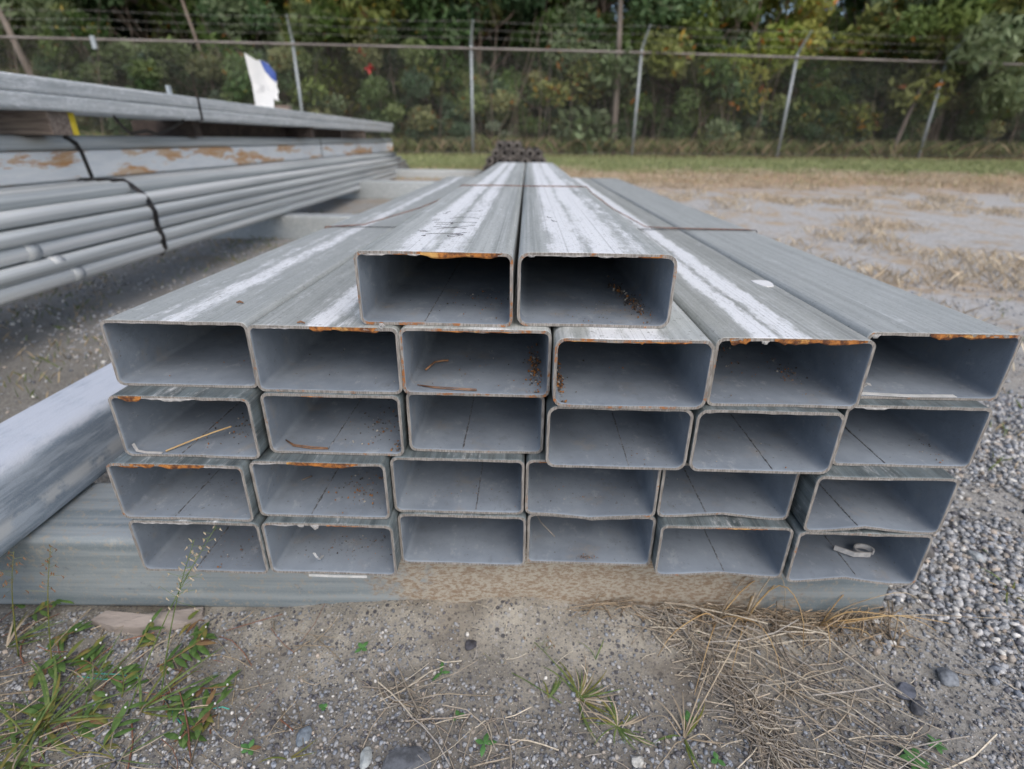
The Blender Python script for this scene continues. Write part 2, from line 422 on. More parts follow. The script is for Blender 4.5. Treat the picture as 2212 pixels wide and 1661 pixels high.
def make_tube(name, loc, wd, ht, length, ext, edge, R0=.013, th=.0040, top=None, bot=None, rot=DIR, wav=.0008, inner=None, seed=0):
    rr = random.Random(seed)
    po = rrect(wd, ht, R0, None); pi_ = rrect(wd-2*th, ht-2*th, R0-th*.75, None); pi_ = [(x, z-th) for x, z in pi_]
    n = len(po)
    st = [0, .004, .02, .05, .10, .18, .3, .5, .9, 1.5, 2.2, 2.9, length-.01, length]
    def defl(x, z, y, front):
        k = math.exp(-y/.16); dz = 0
        if top and z > -.02:
            A, u0, s = top; dz += A*max(0, 1-abs(x/wd+.5-u0)/s)**1.25*k
        if bot and z < -ht+.02:
            A, u0, s = bot; dz += A*max(0, 1-abs(x/wd+.5-u0)/s)**1.25*k
        return dz
    ph = rr.random()*9; V = []
    for ring, prof in ((0, po), (1, pi_)):
        for j, y in enumerate(st):
            for i, (x, z) in enumerate(prof):
                yy = y
                if j == 0: yy += wav*math.sin(x*31+ph)*.8+rr.uniform(-.0004, .0004)
                jz = 0
                if j == 0 and ring == 1 and z > -.02: jz = -abs(rr.gauss(0, .0005))
                sagz = .0003*math.sin(x*25+ph*2)*math.exp(-y/.6)
                V.append((x, yy, z+defl(x, z, y, 0)+jz+sagz))
    m = len(st); F = []; mi = []
    for j in range(m-1):
        for i in range(n):
            k = (i+1) % n
            F.append((j*n+i, j*n+k, (j+1)*n+k, (j+1)*n+i)); mi.append(0)
            b = m*n
            F.append((b+j*n+k, b+j*n+i, b+(j+1)*n+i, b+(j+1)*n+k)); mi.append(1)
    for i in range(n):
        k = (i+1) % n; b = m*n
        F.append((i, b+i, b+k, k)); mi.append(2)
        e = (m-1)*n; F.append((e+k, b+e+k, b+e+i, e+i)); mi.append(2)
    o = mk(name, V, F, [ext, inner or M['inner'], edge], midx=mi, smooth=True)
    me = o.data
    # sharp cut rims: split by flat shading on the annulus
    sm = [mi[p.index] != 2 for p in me.polygons]; me.polygons.foreach_set('use_smooth', sm)
    for e_ in me.edges: pass
    o.location = loc; o.rotation_euler = rot
    return o
def lip(parent, wd, spans, th=.0040, R0=.013, seed=0):
    """ragged rust and zinc runs hanging under the top edge of the mouth: (u0,u1,depth,rusty,teeth)"""
    rr = random.Random(seed+50)
    for (u0, u1, d, rusty, teeth) in spans:
        n = max(6, int((u1-u0)*46)); V = []; F = []; ds = []
        cur = rr.random()
        for i in range(n+1):
            if rr.random() < .30: cur = rr.random()
            tp = min(1, min(i, n-i)/(n*.16+1e-6))
            dd = d*(.35+.75*cur if teeth else (.75+.25*math.sin(i*.35+seed)))*tp
            ds.append(max(dd, .0003)+rr.uniform(0, .0004))
        for i in range(n+1):
            x = -wd/2+wd*(u0+(u1-u0)*i/n); dd = ds[i]; z0 = -th+.0006
            y0 = .0009 if i % 3 else .0002
            V += [(x, -.0007, z0+.0026*(rusty if d > .004 else 0)), (x, y0-.0012, z0-dd*.55), (x+rr.uniform(-.0004, .0004), y0, z0-dd), (x, .0050, z0-dd*.5), (x, .010, z0+.001)]
        for i in range(n):
            for k in range(4): F.append((i*5+k, (i+1)*5+k, (i+1)*5+k+1, i*5+k+1))
            F.append((i*5+4, (i+1)*5+4, (i+1)*5, i*5))
        F += [(0, 1, 2, 3, 4), (n*5+4, n*5+3, n*5+2, n*5+1, n*5)]
        o = mk('rusty_lip' if rusty else 'zinc_run', V, F, M['rust'] if rusty else M['zincdrip'], parent)
def seam(parent, wd, ht, u, y1=2.2, th=.0040, bot=None, seed=0):
    rr = random.Random(seed); x = -wd/2+wd*u; P = []; rs = []
    y = .003
    while y < y1:
        dz = 0
        if bot: dz = bot[0]*max(0, 1-abs(u-bot[1])/bot[2])**1.25*math.exp(-y/.16)
        P.append((x+rr.uniform(-.0004, .0004), y, -ht+th+dz)); rs.append(rr.choice((.0006, .0009, .0011, .0018 if rr.random() < .35 else .0009)))
        y += .006 if y < .35 else .03
    mb = MB(); mb.tube(P, rs, 6); mb.build('weld_seam', M['seam'], parent)

GB = {
 'A': galv('zinc_top_left', ((-.030, .019, 1.0), (.021, .018, .85)), amp=1.1),
 'B': galv('zinc_top_right', ((-.038, .022, 1.0), (.018, .024, 1.0), (.060, .012, .6)), amp=1.3),
 'C1': galv('zinc_left_tube', ((.0, .020, .75), (-.04, .01, .5)), amp=1.1, base=(.39, .415, .415)),
 'C2': galv('zinc_second_tube', ((-.005, .016, .9), (.03, .01, .5)), amp=1.0, base=(.38, .40, .39), dark=(.28, .30, .29)),
 'C3': galv('zinc_third_tube', ((.02, .03, .6),), amp=1.0),
 'C4': galv('zinc_fourth_tube', ((-.035, .022, 1.0), (.01, .03, .9)), amp=1.2),
 'C5': galv('zinc_fifth_tube', ((-.040, .014, 1.0), (.002, .017, 1.0)), amp=.7, base=(.38, .395, .375), dark=(.29, .30, .285)),
 'C6': galv('zinc_sixth_tube', ((-.03, .02, .3),), amp=.4, base=(.43, .455, .45), dark=(.34, .36, .355)),
 'low': galv('zinc_dark_lower', ((.0, .04, .35),), amp=.6, base=(.15, .19, .21), dark=(.055, .075, .085), lite=.3),  # darker blue-grey zinc for all tubes of the lower layers
}
W1, W2 = .2085, .2028
rows = {  # name: (row, X, Y, edge)
 'A': (1, -.1045, .7020, 'edge_hi'), 'B': (1, .1100, .7036, 'edge_mid'),
 'C1': (2, -.4727, .7099, 'edge_lo'), 'C2': (2, -.2605, .6947, 'edge_mid'), 'C3': (2, -.0510, .6901, 'edge_hi'),
 'C4': (2, .1600, .6562, 'edge_hi'), 'C5': (2, .3740, .6657, 'edge_mid'), 'C6': (2, .5910, .6947, 'edge_mid'),
 'D1': (3, -.4719, .6773, 'edge_mid'), 'D2': (3, -.2619, .6900, 'edge_mid'), 'D3': (3, -.0535, .6999, 'edge_mid'),
 'D4': (3, .1514, .6599, 'edge_lo'), 'D5': (3, .3584, .6535, 'edge_lo'), 'D6': (3, .5749, .6735, 'edge_lo'),
 'E1': (4, -.4925, .6586, 'edge_mid'), 'E2': (4, -.2865, .6677, 'edge_mid'), 'E3': (4, -.0810, .6823, 'edge_lo'),
 'E4': (4, .1240, .6787, 'edge_mid'), 'E5': (4, .3300, .6767, 'edge_mid'), 'E6': (4, .5437, .6455, 'edge_lo'),
 'F1': (5, -.4860, .6545, 'edge_lo'), 'F2': (5, -.2810, .6530, 'edge_mid'), 'F3': (5, -.0765, .6772, 'edge_lo'),
 'F4': (5, .1285, .6816, 'edge_mid'), 'F5': (5, .3337, .6569, 'edge_mid'), 'F6': (5, .5399, .6451, 'edge_mid')}
LAB = {
 'A': 'top left steel tube with marker scrawl and a long orange rust lip',
 'B': 'top right steel tube with broad white stains on top and grit inside',
 'C1': 'far left tube of the widest layer, clean mouth and white streaked grey top',
 'C2': 'second tube from the left in the widest layer, orange lip beside the top left tube',
 'C3': 'third tube in the widest layer, pine needles and rusty flakes on its floor',
 'C4': 'fourth tube in the widest layer, jutting out under the top right tube',
 'C5': 'fifth tube in the widest layer, two white stripes on top and ragged rust lip',
 'C6': 'far right tube of the widest layer, plain pale top and bright strip in its mouth',
 'D1': 'far left tube in the third layer down, dry straw lying across its weld line',
 'D2': 'second tube in the third layer down, brown pine needle at the front of its floor',
 'D3': 'third tube in the third layer down, brownish rim and near vertical weld line',
 'D4': 'fourth tube in the third layer down, jutting forward with a rounded clean rim',
 'D5': 'fifth tube in the third layer down, rounded rim hiding the mouth top below',
 'D6': 'far right tube in the third layer down, directly under the bright metal strip',
 'E1': 'far left tube in the fourth layer down, rust lip with ragged orange patches',
 'E2': 'second tube in the fourth layer down, long orange rust lip along its top',
 'E3': 'third tube in the fourth layer down, clean blue grey mouth, no rust lip',
 'E4': 'fourth tube in the fourth layer down, bottom wall sagging into the tube beneath',
 'E5': 'fifth tube in the fourth layer down, bottom wall pinched up in the middle',
 'E6': 'far right tube in the fourth layer down, dark top face showing, pinched bottom',
 'F1': 'bottom left tube of the pile, hanging over the grey bearer behind thin seed heads',
 'F2': 'second tube in the bottom layer, with a curled white strip standing inside',
 'F3': 'third tube in the bottom layer, plain mouth directly above the sandy bearer',
 'F4': 'fourth tube in the bottom layer, its top wall sagging in the middle',
 'F5': 'fifth tube in the bottom layer, set forward, bottom wall kinked upwards',
 'F6': 'bottom right tube of the pile, with a bent metal loop lying inside'}
LIPS = {
 'A': [(.42, .93, .0052, 1, 0), (.04, .22, .0042, 0, 1), (.25, .34, .0025, 1, 1), (.34, .42, .0022, 0, 1)],
 'B': [(.06, .11, .0050, 0, 1), (.11, .45, .0018, 0, 1), (.5, .6, .0024, 0, 1), (.75, .9, .0018, 1, 1)],
 'C1': [(.1, .3, .0008, 0, 1)], 'C2': [(.42, .58, .0050, 1, 1), (.57, .90, .0050, 1, 0), (.12, .3, .0016, 0, 1)],
 'C3': [(.25, .8, .0016, 1, 1)], 'C4': [(.05, .4, .0018, 1, 1), (.46, .56, .0034, 1, 1), (.6, .85, .0018, 1, 1)],
 'C5': [(.08, .21, .0066, 1, 1), (.28, .33, .0055, 0, 0), (.36, .66, .0056, 1, 1), (.62, .94, .0045, 1, 0)],
 'C6': [(.02, .08, .0050, 0, 1), (.40, .60, .0052, 1, 1), (.60, .95, .0046, 1, 0)],
 'D1': [(.08, .24, .0060, 1, 1), (.24, .62, .0048, 0, 1)], 'D2': [(.3, .5, .0012, 1, 1)],
 'D6': [(.05, .3, .0036, 0, 1)], 'E1': [(.06, .36, .0050, 1, 1), (.40, .72, .0058, 1, 0), (.72, .9, .003, 0, 1)],
 'E2': [(.02, .2, .0028, 0, 1), (.28, .80, .0058, 1, 0)], 'F1': [(.06, .5, .0036, 0, 0)],
 'F2': [(.05, .25, .0040, 0, 1), (.28, .33, .0080, 0, 1), (.38, .44, .0085, 0, 1), (.5, .8, .0020, 1, 1)],
 'E4': [(.1, .6, .0008, 1, 1)], 'F5': [(.3, .8, .0010, 1, 1)], 'E6': [(.1, .5, .001, 0, 1)]}
TOPD = {'F4': (-.0062, .5, .35)}
BOTD = {'E4': (-.0055, .5, .38), 'E5': (.0070, .50, .40), 'E6': (.0095, .45, .38), 'F5': (.0065, .50, .40), 'F6': (.0100, .44, .36), 'D1': (.001, .5, .4)}
SEAMS = {'A': .42, 'D1': .41, 'D2': .42, 'D3': .40, 'D4': .60, 'D5': .60, 'D6': .40, 'E1': .39, 'E2': .39, 'E3': .63, 'E5': .38, 'E6': .40, 'F1': .41, 'F5': .55, 'F6': .56}
TUBE = {}
for i, (k, (r, X, Y, ed)) in enumerate(rows.items()):
    wd = W1 if r <= 2 else W2
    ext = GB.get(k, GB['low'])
    o = make_tube('rectangular_tube', (X, Y, ZT-(r-1)*RH), wd, .1001, LEN+.03*math.sin(i*2.3), ext, M[ed], top=TOPD.get(k), bot=BOTD.get(k), seed=i,
                  R0=.0145 if k in ('B', 'C4', 'D4', 'D5') else .0105)
    tag(o, LAB[k], 'steel tube', 'rectangular steel tubes in the front pile')
    TUBE[k] = o
    if k in LIPS: lip(o, wd, LIPS[k], seed=i)
    if k in SEAMS: seam(o, wd, .1001, SEAMS[k], bot=BOTD.get(k), seed=i)
def tube_pt(k, u, y, z=0.0):
    """world point on the floor of tube k"""
    r, X, Y, _ = rows[k]; wd = W1 if r <= 2 else W2
    v = Euler(DIR).to_matrix() @ Vector((-wd/2+wd*u, y, -.1001+.005+z))
    return v+Vector((X, Y, ZT-(r-1)*RH))

# marker scrawl on the top left tube
def scrawl(k, strokes, wdt=.0011):
    o = TUBE[k]; inv = o.matrix_basis.inverted(); mb = MB()
    for s_ in strokes:
        P = []
        for cx, cy in s_:
            x = (1550+cx/3.687)/1.8517; y = (800+cy/3.687)/1.8517
            p = inv @ on_z(x, y, ZT); P.append((p.x, p.y, .0009))
        Q = []
        for a, b in zip(P[:-1], P[1:]):
            for t in (0, .5): Q.append(tuple(a[i]*(1-t)+b[i]*t for i in range(3)))
        Q.append(P[-1]); mb.tube(Q, 1, 4, flat=(wdt, .0004), up=(0, 0, 1))
    mb.build('marker_scrawl', M['marker'], o)
scrawl('A', [
 [(505, 525), (545, 518), (560, 528), (520, 530)],
 [(555, 503), (640, 493), (840, 490), (960, 495), (1080, 520), (1120, 512), (1060, 500), (960, 505), (880, 525), (900, 540), (980, 535), (1060, 522)],
 [(960, 500), (1080, 487), (1170, 476)],
 [(445, 443), (565, 447)], [(480, 461), (590, 462)],
 [(680, 388), (880, 398), (1030, 404), (1160, 416)], [(725, 424), (880, 405), (1100, 385), (1290, 367)],
 [(690, 324), (930, 324), (1100, 319), (1320, 324)], [(710, 351), (930, 351)], [(930, 335), (950, 325), (968, 335), (950, 348), (930, 337)],
 [(665, 297), (760, 294)], [(680, 276), (775, 276)], [(925, 261), (1090, 241), (1200, 243), (1350, 262)],
 [(820, 188), (860, 186), (900, 157), (935, 156)], [(1170, 158), (1240, 152), (1350, 150), (1400, 135)]])
scrawl('B', [[(2355, 230), (2365, 245), (2400, 252), (2420, 254)], [(2420, 285), (2450, 305), (2500, 312)]], .0012)

# straps and tie wire across the pile
def stk(x, y, r_):   # point on top of layer r_
    return (x, y, ZT-(r_-1)*RH-.0055*(y-.68)+.0035)
mb = MB()
P = [(-.575+.02, 1.60, ZT-RH-.012), stk(-.545, 1.60, 2), stk(-.45, 1.66, 2)]
P += [(-.30, 1.76, ZT-RH+.035), (-.20, 1.83, ZT-.03), (-.183, 1.845, ZT-.012), stk(-.17, 1.85, 1), stk(-.05, 1.87, 1), stk(.005, 1.86, 1), stk(.025, 1.85, 1), stk(.12, 1.86, 1), stk(.235, 1.85, 1)]
P += [(.25, 1.84, ZT-.02), (.31, 1.76, ZT-.06), (.40, 1.68, ZT-RH-.002), stk(.45, 1.66, 2), stk(.70, 1.64, 2), (.727, 1.64, ZT-RH-.02), (.73, 1.64, ZT-RH-.09)]
mb.tube(P, .0015, 6)
tag(mb.build('tie_wire', M['rustwire'], smooth=True), 'thin rusty tie wire drawn over the two top tubes', 'wire')
mb = MB()
P = [(-.56, 1.61, ZT-RH-.09), (-.558, 1.61, ZT-RH-.015), stk(-.55, 1.61, 2), stk(-.47, 1.61, 2)]
mb.tube(P+[stk(-.21, 1.62, 2)], 1, 4, flat=(.006, .0012), up=(-1, 0, .01))
P = [stk(.25, 1.63, 2), stk(.5, 1.63, 2), stk(.715, 1.63, 2), (.7255, 1.63, ZT-RH-.018), (.7265, 1.63, ZT-RH-.10)]
mb.tube(P, 1, 4, flat=(.006, .0012), up=(0, 0, 1))
tag(mb.build('steel_band', M['strapblack']), 'flat dark steel band round the widest layer of the pile', 'strap')

# ------------------------------------------------------------------ bearers (dunnage)
def bearer_mat(name, dust):
    t = NT(name); X, Y, Z = t.xyz()
    n = t.noise(1, 5, .6, st=(1.2, 38, 38)); f = t.noise(420, 3, .6); m_ = t.noise(18, 5, .7)
    c = t.mix(t.ss(n, .35, .65), (.20, .25, .285), (.35, .395, .43))
    c = t.mix(t.math('MULTIPLY', t.ss(f, .45, .7), .25), c, (.42, .44, .43))
    sp = t.noise(95, 4, .7); c = t.mix(t.math('MULTIPLY', t.ss(sp, .55, .62), .6), c, (.40, .36, .30))
    mo = t.noise(26, 6, .75, off=(3, 3, 3)); c = t.mix(t.math('MULTIPLY', t.ss(mo, .42, .30), .5), c, (.12, .145, .16)); c = t.mix(t.math('MULTIPLY', t.ss(mo, .56, .70), .35), c, (.46, .48, .48))
    if dust:
        k = t.math('MULTIPLY', t.ss(t.math('ADD', X, t.math('MULTIPLY', m_, .3)), dust[0], dust[0]+.28), t.ss(t.math('ADD', X, t.math('MULTIPLY', m_, .3)), dust[1]+.55, dust[1]+.05))
        d = t.noise(230, 5, .75, st=(.5, 1, 1)); d2 = t.noise(60, 4, .6)
        sandc = t.mix(t.ss(d, .42, .6), (.47, .44, .385), (.29, .215, .155))
        kk = t.ss(t.math('ADD', t.math('MULTIPLY', k, .55), t.math('ADD', t.math('MULTIPLY', d2, .45), t.math('MULTIPLY', d, .25))), .55, .80)
        c = t.mix(kk, c, sandc)
    return t.done(c, .6, .2, t.bump(f, .5, .001))
def bearer(x0, x1, y0, y1, z0, z1, mat, label, group='galvanised steel bearers on the ground', r=.014):
    """rounded box section lying along X, hollow"""
    wd, ht = y1-y0, z1-z0
    po = rrect(wd, ht, r, None, 4, 2); pi_ = [(a, b-.005) for a, b in rrect(wd-.01, ht-.01, r-.004, None, 4, 2)]
    n = len(po); V = []; F = []
    xs_ = [x0, (x0+x1)/2, x1]; xm = (x0+x1)/2; ym = (y0+y1)/2
    for prof in (po, pi_):
        for x in xs_:
            for a, b in prof: V.append((x-xm, a, b))
    m = len(xs_)
    for j in range(m-1):
        for i in range(n):
            k = (i+1) % n
            F.append((j*n+i, (j+1)*n+i, (j+1)*n+k, j*n+k)); b = m*n
            F.append((b+j*n+i, b+j*n+k, b+(j+1)*n+k, b+(j+1)*n+i))
    for i in range(n):
        k = (i+1) % n; b = m*n; e = (m-1)*n
        F.append((i, k, b+k, b+i)); F.append((e+i, b+e+i, b+e+k, e+k))
    o = mk('steel_bearer', V, F, mat, smooth=False); o.location = (xm, ym, z1)
    for p in o.data.polygons: p.use_smooth = len(p.vertices) == 4 and abs(p.normal.x) < .5
    return tag(o, label, 'steel bearer', group)
ZB = ZT-5*RH-.0009
BM1 = bearer_mat('bearer_front', (-.02-.20+.40, .62-.0+.40))
BM1 = None
def bm_front():
    # object X runs from the middle of the bearer
    return bearer_mat('bearer_front', (.32, .88))
bearer(-1.75, .682, .728, .905, ZB-.163, ZB, bm_front(), 'long grey bearer under the front of the pile, sandy face above the gravel')
BM2 = galv('bearer_zinc', (), base=(.42, .46, .49), dark=(.33, .37, .40), amp=1.4)
bearer(-2.75, .78, 4.58, 4.76, Hs(-1, 4.6)-.01, .212, BM2, 'nearest of the grey bearers lying behind the front pile, beside the pipe bundle')
bearer(-2.75, .45, 7.0, 7.18, Hs(-1, 7)-.01, .325, BM2, 'middle one of the grey bearers lying behind the front pile')
bearer(-2.75, -.52, 9.25, 9.42, Hs(-1, 9.3)-.01, .350, BM2, 'farthest grey bearer, ending by the heap of dark pipes')
bearer(-.7, .85, 3.70, 3.88, Hs(0, 3.8)-.01, ZB-.0170, BM2, 'grey bearer under the far end of the front pile')

# square tube lying at the left, resting on the long bearer
def sq_mat():
    t = NT('blotchy_white_zinc'); X, Y, Z = t.xyz()
    n = t.noise(1, 6, .68, st=(60, 6, 60)); n2 = t.noise(14, 6, .7); f = t.noise(380, 3, .6)
    c = t.mix(t.ss(n, .38, .62), (.27, .33, .41), (.50, .57, .66))
    top = t.ss(Z, -.022, -.006)
    n4 = t.noise(1, 7, .75, st=(90, 22, 90)); c = t.mix(t.math('MULTIPLY', t.ss(t.math('ADD', t.math('MULTIPLY', top, .22), t.math('ADD', t.math('MULTIPLY', n2, .45), t.math('MULTIPLY', n4, .4))), .42, .68), .9), c, (.60, .64, .72))
    band = t.math('MULTIPLY', t.ss(Z, -.118, -.100), t.ss(Z, -.075, -.092))
    c = t.mix(t.math('MULTIPLY', t.math('MULTIPLY', band, .8), t.ss(n2, .42, .55)), c, (.66, .68, .70))
    c = t.mix(t.math('MULTIPLY', t.ss(f, .5, .7), .3), c, (.62, .65, .68))
    return t.done(c, .62, .15, t.bump(t.math('ADD', n2, f), .5, .0015))
o = make_tube('square_tube', (-.906, .30, ZB+.1445), .150, .144, 3.3, sq_mat(), M['edge_lo'], R0=.024, th=.006, rot=(0, 0, -.008))
tag(o, 'blotchy white square tube lying beside the pile on the long bearer', 'steel tube')

# ------------------------------------------------------------------ long pipe bundle on the left
def cyl_obj(name, x, y0, y1, z, r, mat, n=14, bend=0, sleeve=None, ph=0):
    mb = MB(); P = []
    for i in range(9):
        t = i/8; P.append((bend*math.sin(t*3.0+ph), y0+(y1-y0)*t-(y0+y1)/2, bend*.6*math.sin(t*4+ph*2)))
    mb.tube(P, r, n, up=(0, 0, 1))
    o = mb.build(name, mat, smooth=True); o.location = (x, (y0+y1)/2, z)
    for p in o.data.polygons: p.use_smooth = len(p.vertices) == 4
    return o
PM = simple('galv_pipe', (.38, .41, .425), (.62, .65, .66), 1.0, .45, .15, .15, .001, st=(30, .5, 30), detail=6)
PM2 = simple('galv_pipe_pale', (.46, .49, .50), (.67, .69, .70), 1.0, .45, .12, .15, .001, st=(30, .7, 30), detail=6)
Dp = .0635; XF = -1.93
offs = [0, .006, -.003, .006, -.012, -.075]
zrow = [.2125+Dp/2+.0637*k for k in range(5)]; zrow.append(zrow[4]+.058)
rowlab = ['lowest', 'second', 'third', 'fourth', 'fifth', 'sixth']
LG = 'galvanised round pipes in the long bundle at left'
for rI in range(6):
    for c_ in range(6 if rI == 5 else 3):
        x = XF+offs[rI]-c_*.0645
        y1 = 10.45-.12*rI+.15*math.sin(c_*2.1+rI)
        o = cyl_obj('galvanised_pipe', x, 1.15, y1, zrow[rI], Dp/2, PM if (rI+c_) % 2 else PM2, bend=.003, ph=rI*1.7+c_)
        if c_ == 0: lb = rowlab[rI]+' pipe from the ground on the open side of the long bundle at left'
        elif rI == 5: lb = ['', 'second', 'third', 'fourth', 'fifth', 'innermost'][c_]+' pipe from the open edge on top of the round pipe bundle at left'
        else: lb = 'grey round pipe inside the long bundle at left'
        tag(o, lb, 'steel pipe', LG)
        if c_ == 0 and rI in (0, 1, 2):
            sm = MB(); yy = 2.15+.09*(2-rI)
            sm.tube([(0, yy-o.location.y-.03, 0), (0, yy-o.location.y+.03, 0)], Dp/2+.0025, 14); sm.build('coupling', PM2, o, True)
# packing timbers inside so the upper load rests on something
def timber(x0, x1, yc, zc_, dy, dz, mat, label, paint=False):
    mb = MB(); n = 6
    c = ((x0+x1)/2, yc, zc_)
    mb.box((0, 0, 0), (x1-x0, dy, dz)); o = mb.build('timber_block', mat); o.location = c
    if paint:
        q = MB(); q.box(((x1-x0)/2+.0015, dy/2-.020, 0), (.003, .034, dz*.96)); q.build('paint_mark', M['yellow'], o)
    bv = o.modifiers.new('bevel', 'BEVEL'); bv.width = .006; bv.segments = 2
    return tag(o, label, 'timber', 'timber spacers between the steel bundles')
ZL = zrow[5]+Dp/2+.0005       # top of the round pipes
# the rust stained flat member and the small tubes above it
def whiterust():
    t = NT('white_steel_rust_stained'); n = t.noise(1, 6, .65, st=(8, 1.6, 8)); n2 = t.noise(1, 5, .7, st=(30, 5, 30), off=(2, 3, 1)); X, Y, Z = t.xyz()
    c = t.mix(t.ss(n2, .35, .65), (.80, .82, .84), (.90, .905, .91))
    low = t.ss(t.math('MULTIPLY', Y, 1.0), 3.0, -4.5)
    lz = t.math('MULTIPLY', t.ss(Z, -.03, -.075), t.ss(Y, 1.5, -3))
    k = t.ss(t.math('ADD', t.math('ADD', t.math('MULTIPLY', n, 1.15), t.math('MULTIPLY', n2, .35)), t.math('ADD', t.math('MULTIPLY', low, .07), t.math('MULTIPLY', lz, .16))), .75, .83)
    c = t.mix(k, c, t.mix(t.ss(n2, .4, .6), (.62, .31, .12), (.72, .54, .38)))
    return t.done(c, .7, .05, t.bump(n2, .3, .001))
o = make_tube('stained_steel_tube', (-2.30, 1.15, ZL+.137), .13, .136, 9.6, whiterust(), M['edge_lo'], R0=.012, th=.005, rot=(0, 0, 0))
tag(o, 'long white steel tube with orange rust stains in the middle of the left stack', 'steel tube')
o = make_tube('square_tube', (-2.435, 1.15, ZL+.137), .13, .136, 9.3, BM2, M['edge_lo'], R0=.012, th=.005, rot=(0, 0, 0))
tag(o, 'grey square tube behind the rust stained tube in the left stack', 'steel tube')
ZM = ZL+.1375
for i in range(5):
    o = cyl_obj('galvanised_pipe', -2.27-.071*i, 1.15, 10.75-.1*(i % 2), ZM+.0345, .0345, PM2 if i % 2 else PM, bend=.003, ph=i)
    tag(o, 'slim grey pipe laid on the rust stained tube, under the timbers' if i == 0 else 'slim grey pipe in the middle layer of the left stack', 'steel pipe', 'slim pipes in the middle layer of the left stack')
ZN = ZM+.0695
tops = .896
for i, (yc, lb) in enumerate([(2.74, 'timber block with yellow painted end, nearest under the upper bundle'), (4.1, 'second timber under the upper bundle at left'),
                              (6.1, 'third timber under the upper bundle at left'), (8.2, 'farthest pale timber under the upper bundle at left')]):
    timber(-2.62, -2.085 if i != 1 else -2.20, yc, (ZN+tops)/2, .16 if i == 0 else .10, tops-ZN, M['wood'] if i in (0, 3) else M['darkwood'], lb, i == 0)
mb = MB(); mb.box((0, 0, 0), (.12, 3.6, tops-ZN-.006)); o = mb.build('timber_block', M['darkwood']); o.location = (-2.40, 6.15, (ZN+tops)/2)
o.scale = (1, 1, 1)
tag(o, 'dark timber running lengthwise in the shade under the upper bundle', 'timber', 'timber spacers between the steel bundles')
UB = galv('upper_bundle_zinc', ((.0, .04, .6),), base=(.60, .63, .65), dark=(.36, .40, .43), amp=2.4)
for rI in range(2):
    for c_ in range(5):
        o = make_tube('square_tube', (-2.086-.0735*c_, 1.1, tops+.0659*(rI+1)), .0728, .0653, 8.8+.12*((c_+rI) % 2), UB, M['edge_lo'], R0=.012, th=.004, rot=(0, 0, 0), seed=c_)
        if c_ == 0: lb = ('lower' if rI == 0 else 'upper')+' square tube on the open side of the topmost bundle at left'
        else: lb = 'galvanised square tube within the topmost bundle at left'
        tag(o, lb, 'steel tube', 'square tubes of the topmost bundle at left')
TT = tops+.1322
def strap(name, P, wd, label, mat='strapblack', up=(1, 0, 0)):
    mb = MB(); mb.tube(P, 1, 4, flat=(wd, .003), up=up); return tag(mb.build(name, M[mat]), label, 'strap', 'straps round the left stack')
def round_path(y, dy=0):
    P = []
    for rI in range(5): P.append((XF+offs[rI]+Dp/2+.003, y+dy*rI, zrow[rI]))
    P += [(XF+offs[4]+.015, y+dy*5, zrow[4]+.031), (XF+offs[5]+.034, y+dy*5, zrow[5]+.012), (XF+offs[5]+.005, y+dy*6, ZL+.003), (-2.228, y+dy*6, ZL+.003)]
    return P
strap('steel_band', [(XF+.01, 2.93, .2105)]+round_path(2.95, -.006), .028, 'black band curving over the round pipes at left')
strap('steel_band', [(XF+.01, 9.5, .2105)]+round_path(9.5), .02, 'dark band near the far end of the round pipes')
strap('steel_band', [(-2.2335, 3.02, ZL+.006), (-2.2335, 3.0, ZM-.01), (-2.2320, 2.98, ZM+.03), (-2.24, 2.92, ZN-.002)], .026, 'black band running from the yellow ended timber down the rust stained tube')
strap('steel_band', [(-2.2335, 6.75, ZL+.006), (-2.2335, 6.75, ZM-.01), (-2.2320, 6.75, ZM+.03), (-2.24, 6.75, ZN-.002)], .018, 'thin band crossing the rust stained tube halfway along')
strap('steel_band', [(-2.1, 3.9, tops-.005), (-2.0475, 3.9, tops-.003), (-2.0475, 3.9, tops+.07), (-2.0475, 3.9, TT), (-2.1, 3.9, TT+.003), (-2.40, 3.9, TT+.003)], .024, 'black band round the topmost bundle')
mb = MB(); mb.tube([(-2.1, 3.12, tops-.004), (-2.11, 3.18, tops-.05), (-2.13, 3.27, ZN+.012), (-2.15, 3.45, ZN+.03), (-2.15, 3.55, ZN+.012), (-2.12, 3.65, ZN+.045), (-2.1, 3.78, tops-.004)], 1, 4, flat=(.018, .003), up=(1, 0, 0))
tag(mb.build('loose_band', M['strapblack']), 'slack black band hanging in a loop under the topmost bundle', 'strap', 'straps round the left stack')
mb = MB(); mb.box((0, 0, .008), (.012, .035, .045)); mb.box((0, 0, -.017), (.02, .02, .01)); o = mb.build('band_clip', M['fencegalv']); o.location = (-2.12, 3.72, TT+.022)
tag(o, 'small clip standing up on the topmost bundle', 'clip')
